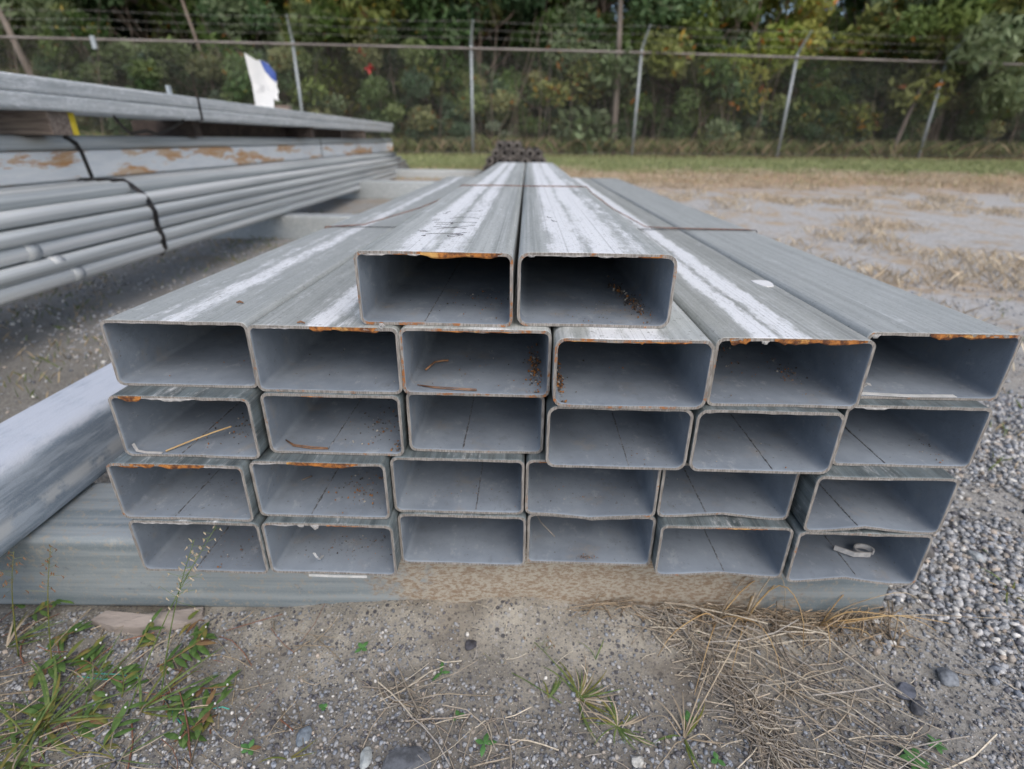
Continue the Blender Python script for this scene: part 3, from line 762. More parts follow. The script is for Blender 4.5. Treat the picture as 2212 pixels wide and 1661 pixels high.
# timber and torn tag on top
mb = MB(); mb.box((0, 0, 0), (.75, .09, .045)); o = mb.build('timber_block', M['wood']); o.location = (-2.50, 5.67, TT+.0225+.0005); o.rotation_euler = (0, 0, .03)
tag(o, 'weathered timber lying on top of the topmost bundle behind the white tag', 'timber')
sg = empty('torn_tag', (-2.35, 5.60, TT+.002), -.1)
tag(sg, 'torn white card tag with blue corner standing on the topmost bundle', 'sign')
def plate(name, pts, y0, y1, mat, parent):
    n = len(pts); V = [(x, y0+.03*math.sin(z*6), z) for x, z in pts]+[(x, y1+.03*math.sin(z*6), z) for x, z in pts]
    F = [tuple(range(n)), tuple(range(2*n-1, n-1, -1))]+[(i, i+n, (i+1) % n+n, (i+1) % n) for i in range(n)]
    return mk(name, V, F, mat, parent)
plate('card', [(-.07, 0), (.105, 0), (.11, .10), (.125, .085), (.155, .075), (.150, .13), (.165, .15), (.150, .19), (.16, .24), (.14, .255), (.14, .29), (.10, .38), (.03, .405), (0, .40), (-.055, .43), (-.10, .46), (-.098, .30), (-.085, .22)], 0, .004, M['card'], sg)
plate('blue_corner', [(.035, .403), (.10, .378), (.16, .30), (.155, .225), (.11, .26), (.06, .32)], -.006, -.001, M['bluecard'], sg)
q = MB()
for i in range(3): q.box((-.01+.012*i, -.004+.03*math.sin((.15+.022*i)*6), .15+.022*i), (.08-.02*i, .002, .006))
q.build('faded_print', M['greyink'], sg)

# ------------------------------------------------------------------ heap of dark pipes behind
def dark_pipe(x, z, y0, L, r):
    n = 14; V = []; F = []; mi = []
    prof = [(0, r), (L, r), (L, r*.42), (0, r*.42)]
    for y, rad in prof:
        for k in range(n):
            a = 2*math.pi*k/n; V.append((rad*math.cos(a), y, rad*math.sin(a)))
    for s_ in range(4):
        for k in range(n):
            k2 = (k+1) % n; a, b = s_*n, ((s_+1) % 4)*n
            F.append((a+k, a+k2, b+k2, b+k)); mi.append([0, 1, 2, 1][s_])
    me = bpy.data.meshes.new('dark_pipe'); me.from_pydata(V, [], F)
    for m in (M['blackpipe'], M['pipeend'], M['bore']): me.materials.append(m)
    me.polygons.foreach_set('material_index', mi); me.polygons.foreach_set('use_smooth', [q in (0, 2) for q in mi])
    return me
DPR = .0655; dmesh = dark_pipe(0, 0, 0, 3.2, DPR)
def xs_px(L, y, Y=9.0): return [ray(x, y)[0]*Y for x in L]
heap = [(.262, [-.50+.131*i for i in range(9)]), (.378, [-.435+.131*i for i in range(8)]),
        (.494, xs_px([1058, 1080, 1097, 1114, 1131, 1148, 1164], 348)), (.606, xs_px([1071, 1090, 1107, 1125, 1141.6, 1157], 331)),
        (.716, xs_px([1079.6, 1099, 1116], 316))]
heapn = ['bottom', 'second', 'third', 'fourth', 'top']
gz = Hs(0, 9.0)
for ri, (zz, X_) in enumerate(heap):
    X_ = list(X_)
    for a in range(1, len(X_)):
        if X_[a]-X_[a-1] < .1315: X_[a] = X_[a-1]+.1315
    for ci, x in enumerate(X_):
        o = link('dark_pipe', dmesh); o.location = (x, 9.0+.05*math.sin(ci*3.1+ri*2), zz+.004); o.rotation_euler = (0, random.random()*6, -.018)
        if ri >= 2:
            lb = ('leftmost' if ci == 0 else 'rightmost' if ci == len(X_)-1 else ['', 'second', 'third', 'fourth', 'fifth', 'sixth'][ci]+' from the left')+' dark pipe in the '+{2: 'lowest', 3: 'middle', 4: 'top'}[ri]+' row seen of the heap'
        else: lb = 'dark steel pipe low in the heap beyond the pile'
        tag(o, lb, 'steel pipe', 'dark steel pipes heaped beyond the pile')

# ------------------------------------------------------------------ chain link fence
def FY(x): return 14.05+.08*x
fence = empty('chain_link_fence', (0, FY(0), Hs(0, FY(0)))); tag(fence, 'tall chain link fence with barbed wire arms in front of the trees', 'fence')
FZ = Hs(0, FY(0))
def child_xf(o): o.location = o.location-fence.location
FH = 2.19
def fh(x): return FZ+np.interp(x, [-16, 3, 12, 22], [FH+.01, FH, FH-.06, FH-.16])
posts = [-16.4, -4.87, -1.0, 2.88, 6.58, 10.32, 14.2, 18.0]
for px_ in posts:
    zt = float(fh(px_)); zb = Hs(px_, FY(px_))-.05; mb = MB()
    mb.tube([(0, 0, zb-FZ), (0, 0, zt-FZ)], .036, 10)
    o = mb.build('fence_post', M['fencegalv'], fence, True); o.location = (px_, FY(px_)-FY(0)+.04, 0)
    a = MB(); a.tube([(0, 0, zt-FZ-.02), (0, 0, zt-FZ+.05), (.03, -.17, zt-FZ+.27), (.07, -.33, zt-FZ+.46)], [.038, .034, .026, .016], 6); a.build('barb_arm', M['fencegalv'], o)
mb = MB(); mb.box((-8.95, FY(-8.95)-FY(0)-.04, float(fh(-8.95))-FZ-.08), (.09, .04, .24)); mb.build('rail_bracket', M['fencegalv'], fence)
mb = MB(); mb.tube([(x, FY(x)-FY(0), float(fh(x))-FZ-.02) for x in np.linspace(-18, 20, 39)], .026, 8)
mb.build('top_rail', M['railbrown'], fence, True)
mb = MB(); mb.tube([(x, FY(x)-FY(0)-.02, Hs(x, FY(x))-FZ+.05) for x in np.linspace(-18, 20, 60)], .004, 4)
mb.build('bottom_wire', M['wiregrey'], fence)
for k in range(3):
    f_ = (k+1)/3.0*.97; mb = MB(); P = []
    for x in np.linspace(-18, 20, 120):
        P.append((x+.07*f_, FY(x)-FY(0)-.33*f_+.04, float(fh(x))-FZ+.05+.41*f_-.03*abs(math.sin((x+1.0)/3.85*math.pi))))
    mb.tube(P, .0026, 4)
    for x in np.arange(-16, 16, .35):
        f2 = float(fh(x))-FZ+.05+.41*f_; c = (x+.07*f_, FY(x)-FY(0)-.33*f_+.04, f2-.03*abs(math.sin((x+1.0)/3.85*math.pi)))
        mb.tube([(c[0]-.01, c[1], c[2]-.03), (c[0]+.01, c[1], c[2]+.03)], .003, 3, cap=False)
    mb.build('barbed_wire', M['wiregrey'], fence)
# woven mesh
V = []; F = []
pitch = .085; rW = .0026; hh = FH
for sgn in (1, -1):
    for i in range(int(38/pitch)+28):
        xa = -18+i*pitch-(hh if sgn > 0 else 0); xb = xa+hh
        if sgn > 0: A = (xa, 0.06); B = (xb, hh-.03)
        else: A = (xa-hh*0, hh-.03); B = (xb, .06)
        if B[0] > 20 or A[0] < -18: continue
        zA = A[1]+(Hs(A[0], FY(A[0]))-FZ if A[1] < 1 else 0); zB = B[1]+(Hs(B[0], FY(B[0]))-FZ if B[1] < 1 else 0)
        n0 = len(V)
        for (x, z) in ((A[0], zA), (B[0], zB)):
            y = FY(x)-FY(0)
            V += [(x-rW, y+sgn*.002, z), (x+rW, y+sgn*.002, z), (x, y+sgn*.002-rW*1.6, z)]
        for k in range(3): F.append((n0+k, n0+(k+1) % 3, n0+3+(k+1) % 3, n0+3+k))
o = mk('mesh_fabric', V, F, M['wiregrey'], fence); o['kind'] = 'stuff'

# ------------------------------------------------------------------ vegetation beyond the fence
PAL = np.array([(.08, .14, .045), (.115, .185, .055), (.16, .225, .07), (.085, .15, .07), (.205, .24, .09), (.15, .20, .11)])
ACC = np.array([(.34, .16, .03), (.38, .28, .05), (.24, .12, .05)])
def leaf_cloud(centres, radii, n, size, seed, acc=.03, squash=.75, pal=PAL, minz=None):
    r_ = np.random.default_rng(seed); K = len(centres); centres = np.asarray(centres); radii = np.asarray(radii)
    pr = radii**2; pr = pr/pr.sum(); k = r_.choice(K, n, p=pr)
    d = r_.normal(size=(n, 3)); d /= np.linalg.norm(d, axis=1)[:, None]
    rad = radii[k]*(r_.random(n)**.45)
    c = centres[k]+d*rad[:, None]*np.array([1, 1, squash])
    if minz is not None: c[:, 2] = np.maximum(c[:, 2], minz+r_.random(n)*.1)
    s = size*(.6+.8*r_.random(n))
    a = r_.normal(size=(n, 3)); a[:, 2] -= .4; a /= np.linalg.norm(a, axis=1)[:, None]
    b = np.cross(a, r_.normal(size=(n, 3))); b /= np.linalg.norm(b, axis=1)[:, None]
    nr = np.cross(a, b)
    V = np.stack([c-a*s[:, None], c-b*s[:, None]*.42+nr*s[:, None]*.12, c+a*s[:, None], c+b*s[:, None]*.42+nr*s[:, None]*.12], 1).reshape(-1, 3)
    F = np.arange(4*n).reshape(n, 4)
    tone = r_.integers(0, len(pal), K)      # each spray has its own leaf colour
    cl = pal[tone[k]]*(.75+.5*r_.random(n))[:, None]
    m = r_.random(n) < acc*(1+3*(tone[k] == 4)); cl[m] = ACC[r_.integers(0, 3, m.sum())]
    return V, F, np.repeat(cl, 4, 0)
def make_tree(name, h, rx, base, K, n, size, seed, trunk_r=.09, lean=(0, 0), barkm='bark', acc=.03, pal=PAL, label='', cat='tree', group=None, squash=.75, cr=(.35, .8)):
    r_ = random.Random(seed); root = empty(name)
    T = []; m = 9
    for i in range(m):
        t = i/(m-1); T.append(Vector((lean[0]*t+.06*math.sin(t*5+seed), lean[1]*t+.05*math.sin(t*4+seed*2), -.15+(h*.93+.15)*t)))
    mb = MB(); mb.tube(T, [trunk_r*(1-.8*i/(m-1)) for i in range(m)], 8)
    cs, rs = [], []
    for i in range(K):
        t = base+(1-base)*r_.random()**.9; zc_ = h*t
        rr_ = rx*(1.0-.55*max(0, (t-.45)/.55)**1.5)*(.35+.65*r_.random()**.5); a = r_.random()*2*math.pi
        tp = T[min(m-1, int(t*.93*(m-1)))]
        c = Vector((tp.x+rr_*math.cos(a), tp.y+rr_*math.sin(a)*.8, zc_)); cs.append(tuple(c)); rs.append(r_.uniform(*cr))
        if i % 2 == 0:
            s0 = T[max(0, min(m-1, int(t*.8*(m-1))))]; md = (s0+c)/2+Vector((0, 0, -.1)); mb.tube([s0, md, c], [trunk_r*.35, trunk_r*.22, trunk_r*.08], 5)
    mb.build('trunk', M[barkm], root, True)
    V, F, C = leaf_cloud(cs, rs, n, size, seed, acc, squash, pal, .05)
    fastmesh('crown', V, F, M['foliage'], C, parent=root)
    tag(root, label, cat, group); return root
def copy_tree(o, loc, rz, s, label=None):
    c = o.copy(); col.objects.link(c); c.location = loc; c.rotation_euler = (0, 0, rz); c.scale = s
    for ch in list(o.children):
        d = ch.copy(); col.objects.link(d); d.parent = c
    if label: c['label'] = label
    return c
GT = 'leafy trees crowding behind the fence'; LT = 'leafy green tree in the dense wall of woodland behind the fence'
tA = make_tree('broadleaf_tree', 7.0, 2.3, .06, 70, 17000, .105, 3, .10, (.3, 0), label=LT, group=GT, acc=.012)
tB = make_tree('broadleaf_tree', 8.0, 2.6, .10, 70, 17000, .115, 5, .13, (-.5, .2), label=LT, group=GT, acc=.006)
tC = make_tree('broadleaf_tree', 5.2, 1.9, .05, 54, 14000, .090, 8, .07, (.2, -.1), label=LT, group=GT, acc=.03, pal=PAL*np.array([1.15, 1.1, .8]))
GS = 'bushes growing along the back of the fence'; LS = 'low rounded bush pressed against the back of the fence'
GPAL = PAL*np.array([1.25, 1.15, 1.5])+.006
bA = make_tree('bush', 2.4, 1.15, .05, 34, 9500, .060, 21, .03, label=LS, cat='bush', group=GS, acc=.01, pal=GPAL, cr=(.2, .42))
bB = make_tree('bush', 1.7, 1.05, .05, 26, 7500, .052, 22, .025, label=LS, cat='bush', group=GS, acc=.02, pal=GPAL*1.15, cr=(.18, .36))
bC = make_tree('bush', 3.0, 1.15, .05, 38, 9500, .065, 23, .04, label=LS, cat='bush', group=GS, acc=.02, pal=PAL, cr=(.22, .45))
def put(o, first, x, y, rz, s):
    loc = (x, y, Hs(x, y)-.05)
    if first: o.location = loc; o.rotation_euler = (0, 0, rz); o.scale = s; return o
    return copy_tree(o, loc, rz, s)
tr = random.Random(4)
used = set()
spots = []
for i, x in enumerate(np.arange(-17, 21, 2.35)): spots.append((x+tr.uniform(-.6, .6), 16.7+tr.uniform(-.4, .6), 'ABC'[(i*2+i//3) % 3]))
for i, x in enumerate(np.arange(-20, 26, 2.6)): spots.append((x+tr.uniform(-.7, .7), 20.5+tr.uniform(-.8, .9), 'BAB'[i % 3]))
for x, y, k in spots:
    if y > 19 and 8.0 < x < 11.4: continue
    if y < 19 and 6.8 < x < 9.2: k = 'C'
    o = {'A': tA, 'B': tB, 'C': tC}[k]; s = tr.uniform(.85, 1.2)
    put(o, k not in used, x, y, tr.uniform(0, 6.3), (s*1.05, s*1.05, s)); used.add(k)
used = set()
for i, x in enumerate(np.arange(-15, 18.5, 1.18)):
    k = 'abcab'[(i*3) % 5]; x = x+tr.uniform(-.3, .3); y = FY(x)+1.05+tr.uniform(-.15, .9)
    o = {'a': bA, 'b': bB, 'c': bC}[k]; s = tr.uniform(.8, 1.2)
    if 1.6 < x < 3.2 or -13 < x < -11: y += 1.2
    put(o, k not in used, x, y, tr.uniform(0, 6.3), (s, s, s*tr.uniform(.8, 1.1))); used.add(k)
# trees whose trunks stand out
def slim(x, y, h, r_, lean, barkm, label, seed, sparse=True, K=7, base=.62, name='slim_tree', n=1500):
    o = make_tree(name, h, 1.2, base, K, n, .08, seed, r_, lean, barkm, label=label, cat='tree', cr=(.3, .6)); o.location = (x, y, Hs(x, y)-.05); return o
slim(2.50, 14.75, 8.0, .085, (-.35, .2), 'palebark', 'slender tree with pale straight trunk rising just behind the middle of the fence', 31)
slim(-11.2, 14.4, 8, .09, (-1.2, 0), 'palebark', 'tree with leaning reddish trunk at the far left behind the fence', 32)
slim(-7.0, 14.6, 7, .05, (-1.0, 0), 'bark', 'thin leaning tree behind the left stack, left of the white tag', 33)
slim(-2.2, 16.0, 7, .05, (-.5, 0), 'palebark', 'thin bare stemmed tree left of the second clear fence post', 34)
slim(9.7, 15.0, 4.6, .06, (.9, .2), 'palebark', 'crooked pale tree leaning right near the right hand fence posts', 35, base=.45, K=12, n=3200)
slim(.75, 15.3, 3.1, .03, (.1, .1), 'palebark', 'small spindly tree between two fence posts, just left of the slender pale trunk', 36, base=.35, K=12, n=3500)
slim(-11.9, 14.3, 7, .045, (-.6, 0), 'bark', 'dark thin tree at the left picture edge behind the fence', 37)
# tangled bare brambles (dark gaps between the bushes)
mb = MB(); r_ = random.Random(9)
for i in range(300):
    x = r_.uniform(-15, 17); y = FY(x)+r_.uniform(.4, 2.4); z = Hs(x, y); hgt = r_.uniform(.8, 3.6); l = r_.uniform(-.9, .9)
    mb.tube([(x, y, z), (x+l*.3, y, z+hgt*.4), (x+l*.5+r_.uniform(-.2, .2), y+.1, z+hgt*.75), (x+l, y+r_.uniform(-.2, .2), z+hgt)], [.013, .010, .007, .003], 4, cap=False)
tag(mb.build('bramble_stems', M['bark']), 'tangle of bare stems and vines behind the fence', kind='stuff')
# deep wood behind everything
r2 = np.random.default_rng(77); cs = []; rs = []
for i in range(520):
    x = r2.uniform(-40, 44); y = r2.uniform(24, 29); z = r2.uniform(.5, 13)
    if 9.5 < x < 14.5 and 5.0 < z < 9 and r2.random() < .85: continue
    cs.append((x, y, z)); rs.append(r2.uniform(1.0, 2.1))
V, F, C = leaf_cloud(cs, rs, 190000, .24, 78, .03, .9, PAL*.9)
o = fastmesh('far_woodland', V, F, M['foliage'], C); tag(o, 'deep shaded woodland closing the view behind the fence', kind='stuff')
mb = MB(); r_ = random.Random(19)
for i in range(26):
    x = r_.uniform(-34, 38); y = r_.uniform(24, 28); z = Hs(x, y); l = r_.uniform(-.8, .8)
    mb.tube([(x, y, z-.2), (x+l*.5, y, z+6), (x+l, y, z+13)], [r_.uniform(.1, .2), .1, .04], 6, cap=False)
tag(mb.build('far_trunks', M['bark']), 'trunks standing deep in the woodland', kind='stuff')
# red leaves caught on the fence
for i, (px_, py_, s, lb) in enumerate([(780, 110, .13, 'small red leaf cluster high behind the fence'), (798, 148, .17, 'red heart shaped leaf cluster behind the fence, the lower one')]):
    rx, rz = ray(px_, py_); Y = 14.35; mb = MB(); rr = random.Random(i)
    for k in range(9):
        a = rr.uniform(0, 6.28); d = Vector((math.cos(a), rr.uniform(-.4, .4), math.sin(a)*.9-.2))*s*rr.uniform(.5, 1)
        mb.ribbon([(0, 0, 0), tuple(d*.5), tuple(d)], [.01, s*.6, .005], side=(.6, .8, rr.uniform(-1, 1)), fold=.2)
    o = mb.build('red_leaves', M['red']); o.location = (rx*Y, Y, CZ+rz*Y)
    tag(o, lb, 'leaves')

# ------------------------------------------------------------------ stones
ico_v = None
def ico():
    t = (1+5**.5)/2
    v = np.array([(-1, t, 0), (1, t, 0), (-1, -t, 0), (1, -t, 0), (0, -1, t), (0, 1, t), (0, -1, -t), (0, 1, -t), (t, 0, -1), (t, 0, 1), (-t, 0, -1), (-t, 0, 1)], float)
    v /= np.linalg.norm(v[0])
    f = np.array([(0, 11, 5), (0, 5, 1), (0, 1, 7), (0, 7, 10), (0, 10, 11), (1, 5, 9), (5, 11, 4), (11, 10, 2), (10, 7, 6), (7, 1, 8), (3, 9, 4), (3, 4, 2), (3, 2, 6), (3, 6, 8), (3, 8, 9), (4, 9, 5), (2, 4, 11), (6, 2, 10), (8, 6, 7), (9, 8, 1)])
    return v, f
IV, IF = ico()
SPAL = np.array([(.18, .19, .21), (.27, .28, .30), (.35, .36, .38), (.44, .44, .45), (.11, .11, .125), (.54, .53, .51), (.32, .29, .26), (.23, .255, .30), (.42, .36, .31), (.66, .65, .63)])
SPR = np.array([.10, .16, .20, .17, .06, .08, .08, .09, .05, .03])
def stones(name, P, S, label, mat='stone', pal=SPAL, pr=SPR, flat=.62, seed=0, sub=1.0):
    r_ = np.random.default_rng(seed); n = len(P)
    q = r_.normal(size=(n, 4)); q /= np.linalg.norm(q, axis=1)[:, None]
    w_, x, y, z = q.T
    Rm = np.stack([1-2*(y*y+z*z), 2*(x*y-z*w_), 2*(x*z+y*w_), 2*(x*y+z*w_), 1-2*(x*x+z*z), 2*(y*z-x*w_), 2*(x*z-y*w_), 2*(y*z+x*w_), 1-2*(x*x+y*y)], 1).reshape(n, 3, 3)
    jit = 1+.62*(r_.random((n, 12, 1))-.5)
    v = IV[None]*jit*np.stack([r_.uniform(.8, 1.3, n), r_.uniform(.65, 1.0, n), r_.uniform(.5, .9, n)], 1)[:, None, :]
    v = np.einsum('nij,nkj->nki', Rm, v)*S[:, None, None]*.5; v[:, :, 2] *= flat/.75
    V = (v+P[:, None, :]).reshape(-1, 3)
    F = (IF[None]+12*np.arange(n)[:, None, None]).reshape(-1, 3)
    c = pal[r_.choice(len(pal), n, p=pr/pr.sum())]*r_.uniform(.8, 1.25, (n, 1))
    return tag(fastmesh(name, V, F, M[mat], np.repeat(c, 12, 0)), label, kind='stuff')
def scatter(n, x0, x1, y0, y1, dens, smin, smax, pw, seed, sink=.12):
    r_ = np.random.default_rng(seed); x = r_.uniform(x0, x1, n); y = r_.uniform(y0, y1, n)
    k = r_.random(n) < dens(x, y); x, y = x[k], y[k]
    bl = (y > .72) & (y < .91) & (x < .69); bl |= (y > .45) & (x > -.99) & (x < -.82)&(y>.7)
    x, y = x[~bl], y[~bl]
    s = smin+(smax-smin)*r_.random(len(x))**pw
    return np.stack([x, y, H(x, y)+s*sink], 1), s
def d_sand(x, y):
    n = vnoise(x, y, 7, 6); return np.clip(.30+.9*(n-.45)+.5*np.clip((.58-y)/.15, 0, 1)+.6*np.clip((-x-.25)/.3, 0, 1)-.35*np.exp(-((x-.1)/.35)**2)*(y > .6), .04, 1)
P, S = scatter(34000, -1.0, .95, .40, .74, d_sand, .0020, .0095, 2.4, 1, sink=.15)
stones('sand_pebbles', P, S, 'small dark pebbles pressed into the pale sand below the pile', pr=np.array([.2, .2, .14, .07, .16, .015, .08, .12, .02, .004]), seed=1)
def d_grav(x, y):
    e = .60+.10*(vnoise(x, y, 6, 8)-.5)*4+.10*np.clip(y-.8, -1, 1)
    return np.clip((x-e)/.14, 0, 1)*np.clip(1.1-.45*np.clip(y-1.3, 0, 9), .04, 1)*np.clip(-.05+1.7*vnoise(x, y, 4.5, 12), .1, 1)
P, S = scatter(60000, .55, 1.9, .42, 1.7, d_grav, .0040, .0185, 2.6, 2, sink=.30)
P2, S2 = scatter(16000, .9, 4.2, 1.7, 4.2, d_grav, .008, .020, 2.2, 3, sink=.25)
P = np.concatenate([P, P2]); S = np.concatenate([S, S2])
stones('gravel', P, S, 'loose grey crushed stone along the right side of the pile', seed=2)
P, S = scatter(16000, -4, -.72, .9, 4.5, lambda x, y: np.clip(.5+(vnoise(x, y, 4, 9)-.5)*2, .1, 1), .006, .022, 2.0, 4, sink=.2)
stones('gravel', P, S, 'grey gravel on the ground left of the pile', seed=3)
P, S = scatter(3500, -1.0, .7, .42, .74, lambda x, y: np.clip(.25+(vnoise(x, y, 9, 10)-.4)*2, 0, 1), .0012, .0035, 1, 5, .2)
stones('sand_grains', P, S, 'coarse light grains on the sand', pal=np.array([(.5, .46, .38), (.42, .38, .32), (.6, .58, .52)]), pr=np.array([1., 1, 1]), seed=5)

def rock(name, px_, py_, sx, sy, sz, colr, label, seed, z=0, cat='stone'):
    p = on_z(px_, py_, z+.005); r_ = np.random.default_rng(seed)
    import bmesh
    bm = bmesh.new(); bmesh.ops.create_icosphere(bm, subdivisions=3, radius=.5)
    ax = [Vector(r_.normal(size=3)).normalized() for _ in range(13)]; dd = r_.uniform(.30, .46, 13)
    for v in bm.verts:
        for a, d in zip(ax, dd):
            k = v.co.dot(a)
            if k > d: v.co -= a*(k-d)*.92
        v.co += Vector(r_.normal(size=3))*.008
        v.co = Vector((v.co.x*sx, v.co.y*sy, v.co.z*sz))
    me = bpy.data.meshes.new(name); bm.to_mesh(me); bm.free()
    m = simple('rock_'+str(seed), tuple(c*.6 for c in colr), tuple(c*1.3 for c in colr), 60, .85, 0, .7, .003); me.materials.append(m)
    o = link(name, me); o.location = (p.x, p.y, Hs(p.x, p.y)+sz*.18); o.rotation_euler = (0, 0, r_.uniform(0, 6))
    return tag(o, label, cat)
rock('rock', 880, 1655, .075, .055, .028, (.12, .13, .15), 'large flat dark stone at the bottom edge of the sand', 1)
rock('rock', 1017, 1400, .024, .022, .016, (.07, .07, .085), 'black pebble alone on the pale sand under the pile', 2)
rock('rock', 790, 1640, .020, .032, .014, (.34, .37, .38), 'pale pointed stone beside the large flat dark stone', 3)
rock('rock', 1957, 1490, .038, .030, .020, (.10, .11, .14), 'dark blue grey rock at the right of the dry straw', 4)
rock('rock', 2045, 1465, .036, .038, .024, (.20, .22, .25), 'rounded mid grey rock among the gravel', 5)
rock('rock', 1985, 1525, .030, .022, .022, (.08, .085, .10), 'blackish stone just below the dark blue rock', 7)
rock('rock', 655, 1590, .030, .022, .018, (.19, .23, .28), 'blue grey pebble right of the weeds', 10)
rock('rock', 2110, 1200, .04, .035, .022, (.33, .36, .38), 'pale stone in the gravel beside the lowest tubes', 11)
rock('rock', 2000, 1190, .045, .035, .026, (.12, .115, .115), 'brown black stone close to the lower right tubes', 12)
rock('rock', 1380, 1640, .02, .018, .014, (.5, .5, .48), 'tiny white stone near the bottom tuft', 13)
# slab of bark under the bearer
pts = [(196, 1340), (230, 1322), (300, 1325), (440, 1308), (436, 1326), (405, 1345), (330, 1362), (245, 1358)]
V = []; top = [on_z(x, y, .012) for x, y in pts]
for p in top: V.append((p.x, min(p.y, .724), Hs(p.x, p.y)+.016+.004*math.sin(p.x*60)))
for p in top: V.append((p.x, min(p.y, .724), Hs(p.x, p.y)-.004))
c = sum((Vector(v) for v in V[:8]), Vector())/8; V.append((c.x, c.y, c.z+.008))
F = [(i, (i+1) % 8, 16) for i in range(8)]+[(i+8, (i+1) % 8+8, (i+1) % 8, i) for i in range(8)]
o = mk('bark_slab', V, F, M['slab']); md = o.modifiers.new('sub', 'SUBSURF'); md.subdivision_type = 'SIMPLE'; md.levels = 3; md.render_levels = 3
tag(o, 'flat pinkish slab of bark tucked under the left end of the long bearer', 'bark')

# ------------------------------------------------------------------ dry grass and straw
def arc_pts(p, d, L, lift, droop, n=7):
    P = []; d = Vector(d).normalized()
    for i in range(n):
        t = i/(n-1); P.append(Vector(p)+d*L*t+Vector((0, 0, lift*4*t*(1-t)*.5+lift*t-droop*t*t)))
    return P
def straw_set(name, n, xr, yr, dirf, L, r0, label, seed, dens=None, pal=((.42, .36, .29), (.56, .50, .41), (.30, .26, .22), (.36, .335, .31)), lay=.02):
    r_ = np.random.default_rng(seed); V = []; F = []; C = []
    pal = np.array(pal); got = 0; tries = 0
    while got < n and tries < n*20:
        tries += 1
        x, y = r_.uniform(*xr), r_.uniform(*yr)
        if dens and r_.random() > dens(x, y): continue
        got += 1
        a = dirf(x, y)+r_.normal()*.8; l = r_.uniform(*L); rr = r0*r_.uniform(.45, 1.7); bz = r_.random()**2*lay
        cv = r_.normal()*.25; c = pal[r_.integers(len(pal))]*r_.uniform(.75, 1.2)
        m = 4; b = len(V)
        for i in range(m):
            t = i/(m-1)-.5; px_, py_ = x+math.cos(a+cv*t)*l*t, y+math.sin(a+cv*t)*l*t
            if py_ > .722 and py_ < .9 and px_ < .69: py_ = .720
            pz = Hs(px_, py_)+bz+rr+abs(r_.normal())*.0015+bz*.7*t
            tx, ty = -math.sin(a), math.cos(a)
            V += [(px_+tx*rr, py_+ty*rr, pz), (px_-tx*rr, py_-ty*rr, pz), (px_, py_, pz+rr*1.3)]; C += [c]*3
        for i in range(m-1):
            for k in range(3): F.append((b+i*3+k, b+i*3+(k+1) % 3, b+(i+1)*3+(k+1) % 3, b+(i+1)*3+k))
    return tag(fastmesh(name, V, np.array(F), M['straws'], np.array(C)), label, kind='stuff')
def pz_seg(pts, wd):
    """density along a pixel polyline on the ground"""
    G_ = [on_z(x, y, .005) for x, y in pts]
    def f(x, y):
        best = 9
        for a, b in zip(G_[:-1], G_[1:]):
            ab = (b.x-a.x, b.y-a.y); t = max(0, min(1, ((x-a.x)*ab[0]+(y-a.y)*ab[1])/(ab[0]**2+ab[1]**2)))
            best = min(best, math.hypot(x-a.x-ab[0]*t, y-a.y-ab[1]*t))
        return math.exp(-(best/wd)**2)
    return f
d1 = pz_seg([(1430, 1330), (1530, 1420), (1620, 1520), (1700, 1661)], .024)
straw_set('straw_mat', 520, (.20, .52), (.44, .73), lambda x, y: -1.0, (.025, .11), .0008, 'matted grey straw trailing down from the bearer', 1, d1, lay=.018)
d2 = pz_seg([(1500, 1340), (1700, 1400), (1850, 1560), (2000, 1661)], .06)
straw_set('straw_mat', 130, (.22, .75), (.44, .73), lambda x, y: -.45, (.05, .20), .0009, 'loose bleached straw scattered right of the grey mat', 2, d2, lay=.03)
d3 = pz_seg([(1300, 1310), (1420, 1305), (1500, 1330), (1900, 1350)], .03)
straw_set('straw_mat', 330, (.10, .70), (.62, .725), lambda x, y: .2, (.02, .07), .0008, 'short broken straw gathered along the foot of the bearer', 3, d3, pal=((.30, .24, .17), (.20, .16, .12), (.36, .28, .2)))
d4 = pz_seg([(760, 1460), (900, 1530), (980, 1600), (1100, 1590)], .03)
straw_set('straw_litter', 46, (-.2, .1), (.44, .65), lambda x, y: -.7, (.03, .12), .0009, 'few dry twigs on the sand below the middle tubes', 4, d4)
straw_set('straw_litter', 170, (-.95, -.3), (.42, .70), lambda x, y: 2.1*x, (.02, .13), .0008, 'dry stalks lying among the left weeds', 5, pal=((.40, .33, .24), (.28, .23, .17), (.24, .12, .08)))
straw_set('straw_litter', 160, (-.25, .95), (.43, .72), lambda x, y: 7*x, (.01, .05), .0007, 'bits of straw sprinkled over the sand', 6)

def strawtuft(name, px_, py_, specs, label, cat='dry grass', mat='straworange'):
    p = on_z(px_, py_, .005); root = empty(name, (p.x, p.y, Hs(p.x, p.y)-.004)); tag(root, label, cat, 'dry grass tufts')
    for i, (tx, ty, lift, droop, r0) in enumerate(specs):   # target pixel on ground, arch height
        q = on_z(tx, ty, .01); d = Vector((q.x-p.x, q.y-p.y, 0)); L = d.length
        P = [tuple(d*t+Vector((0, 0, lift*(1-(2*t-1)**2)**.8+droop*t+.004*math.sin(9*t+i)))) for t in [j/8 for j in range(9)]]
        mb = MB(); mb.tube(P, [r0*(1.15-.75*j/8) for j in range(9)], 5); mb.build('stalk', M['straw' if i % 3 == 1 else mat], root, True)
    return root
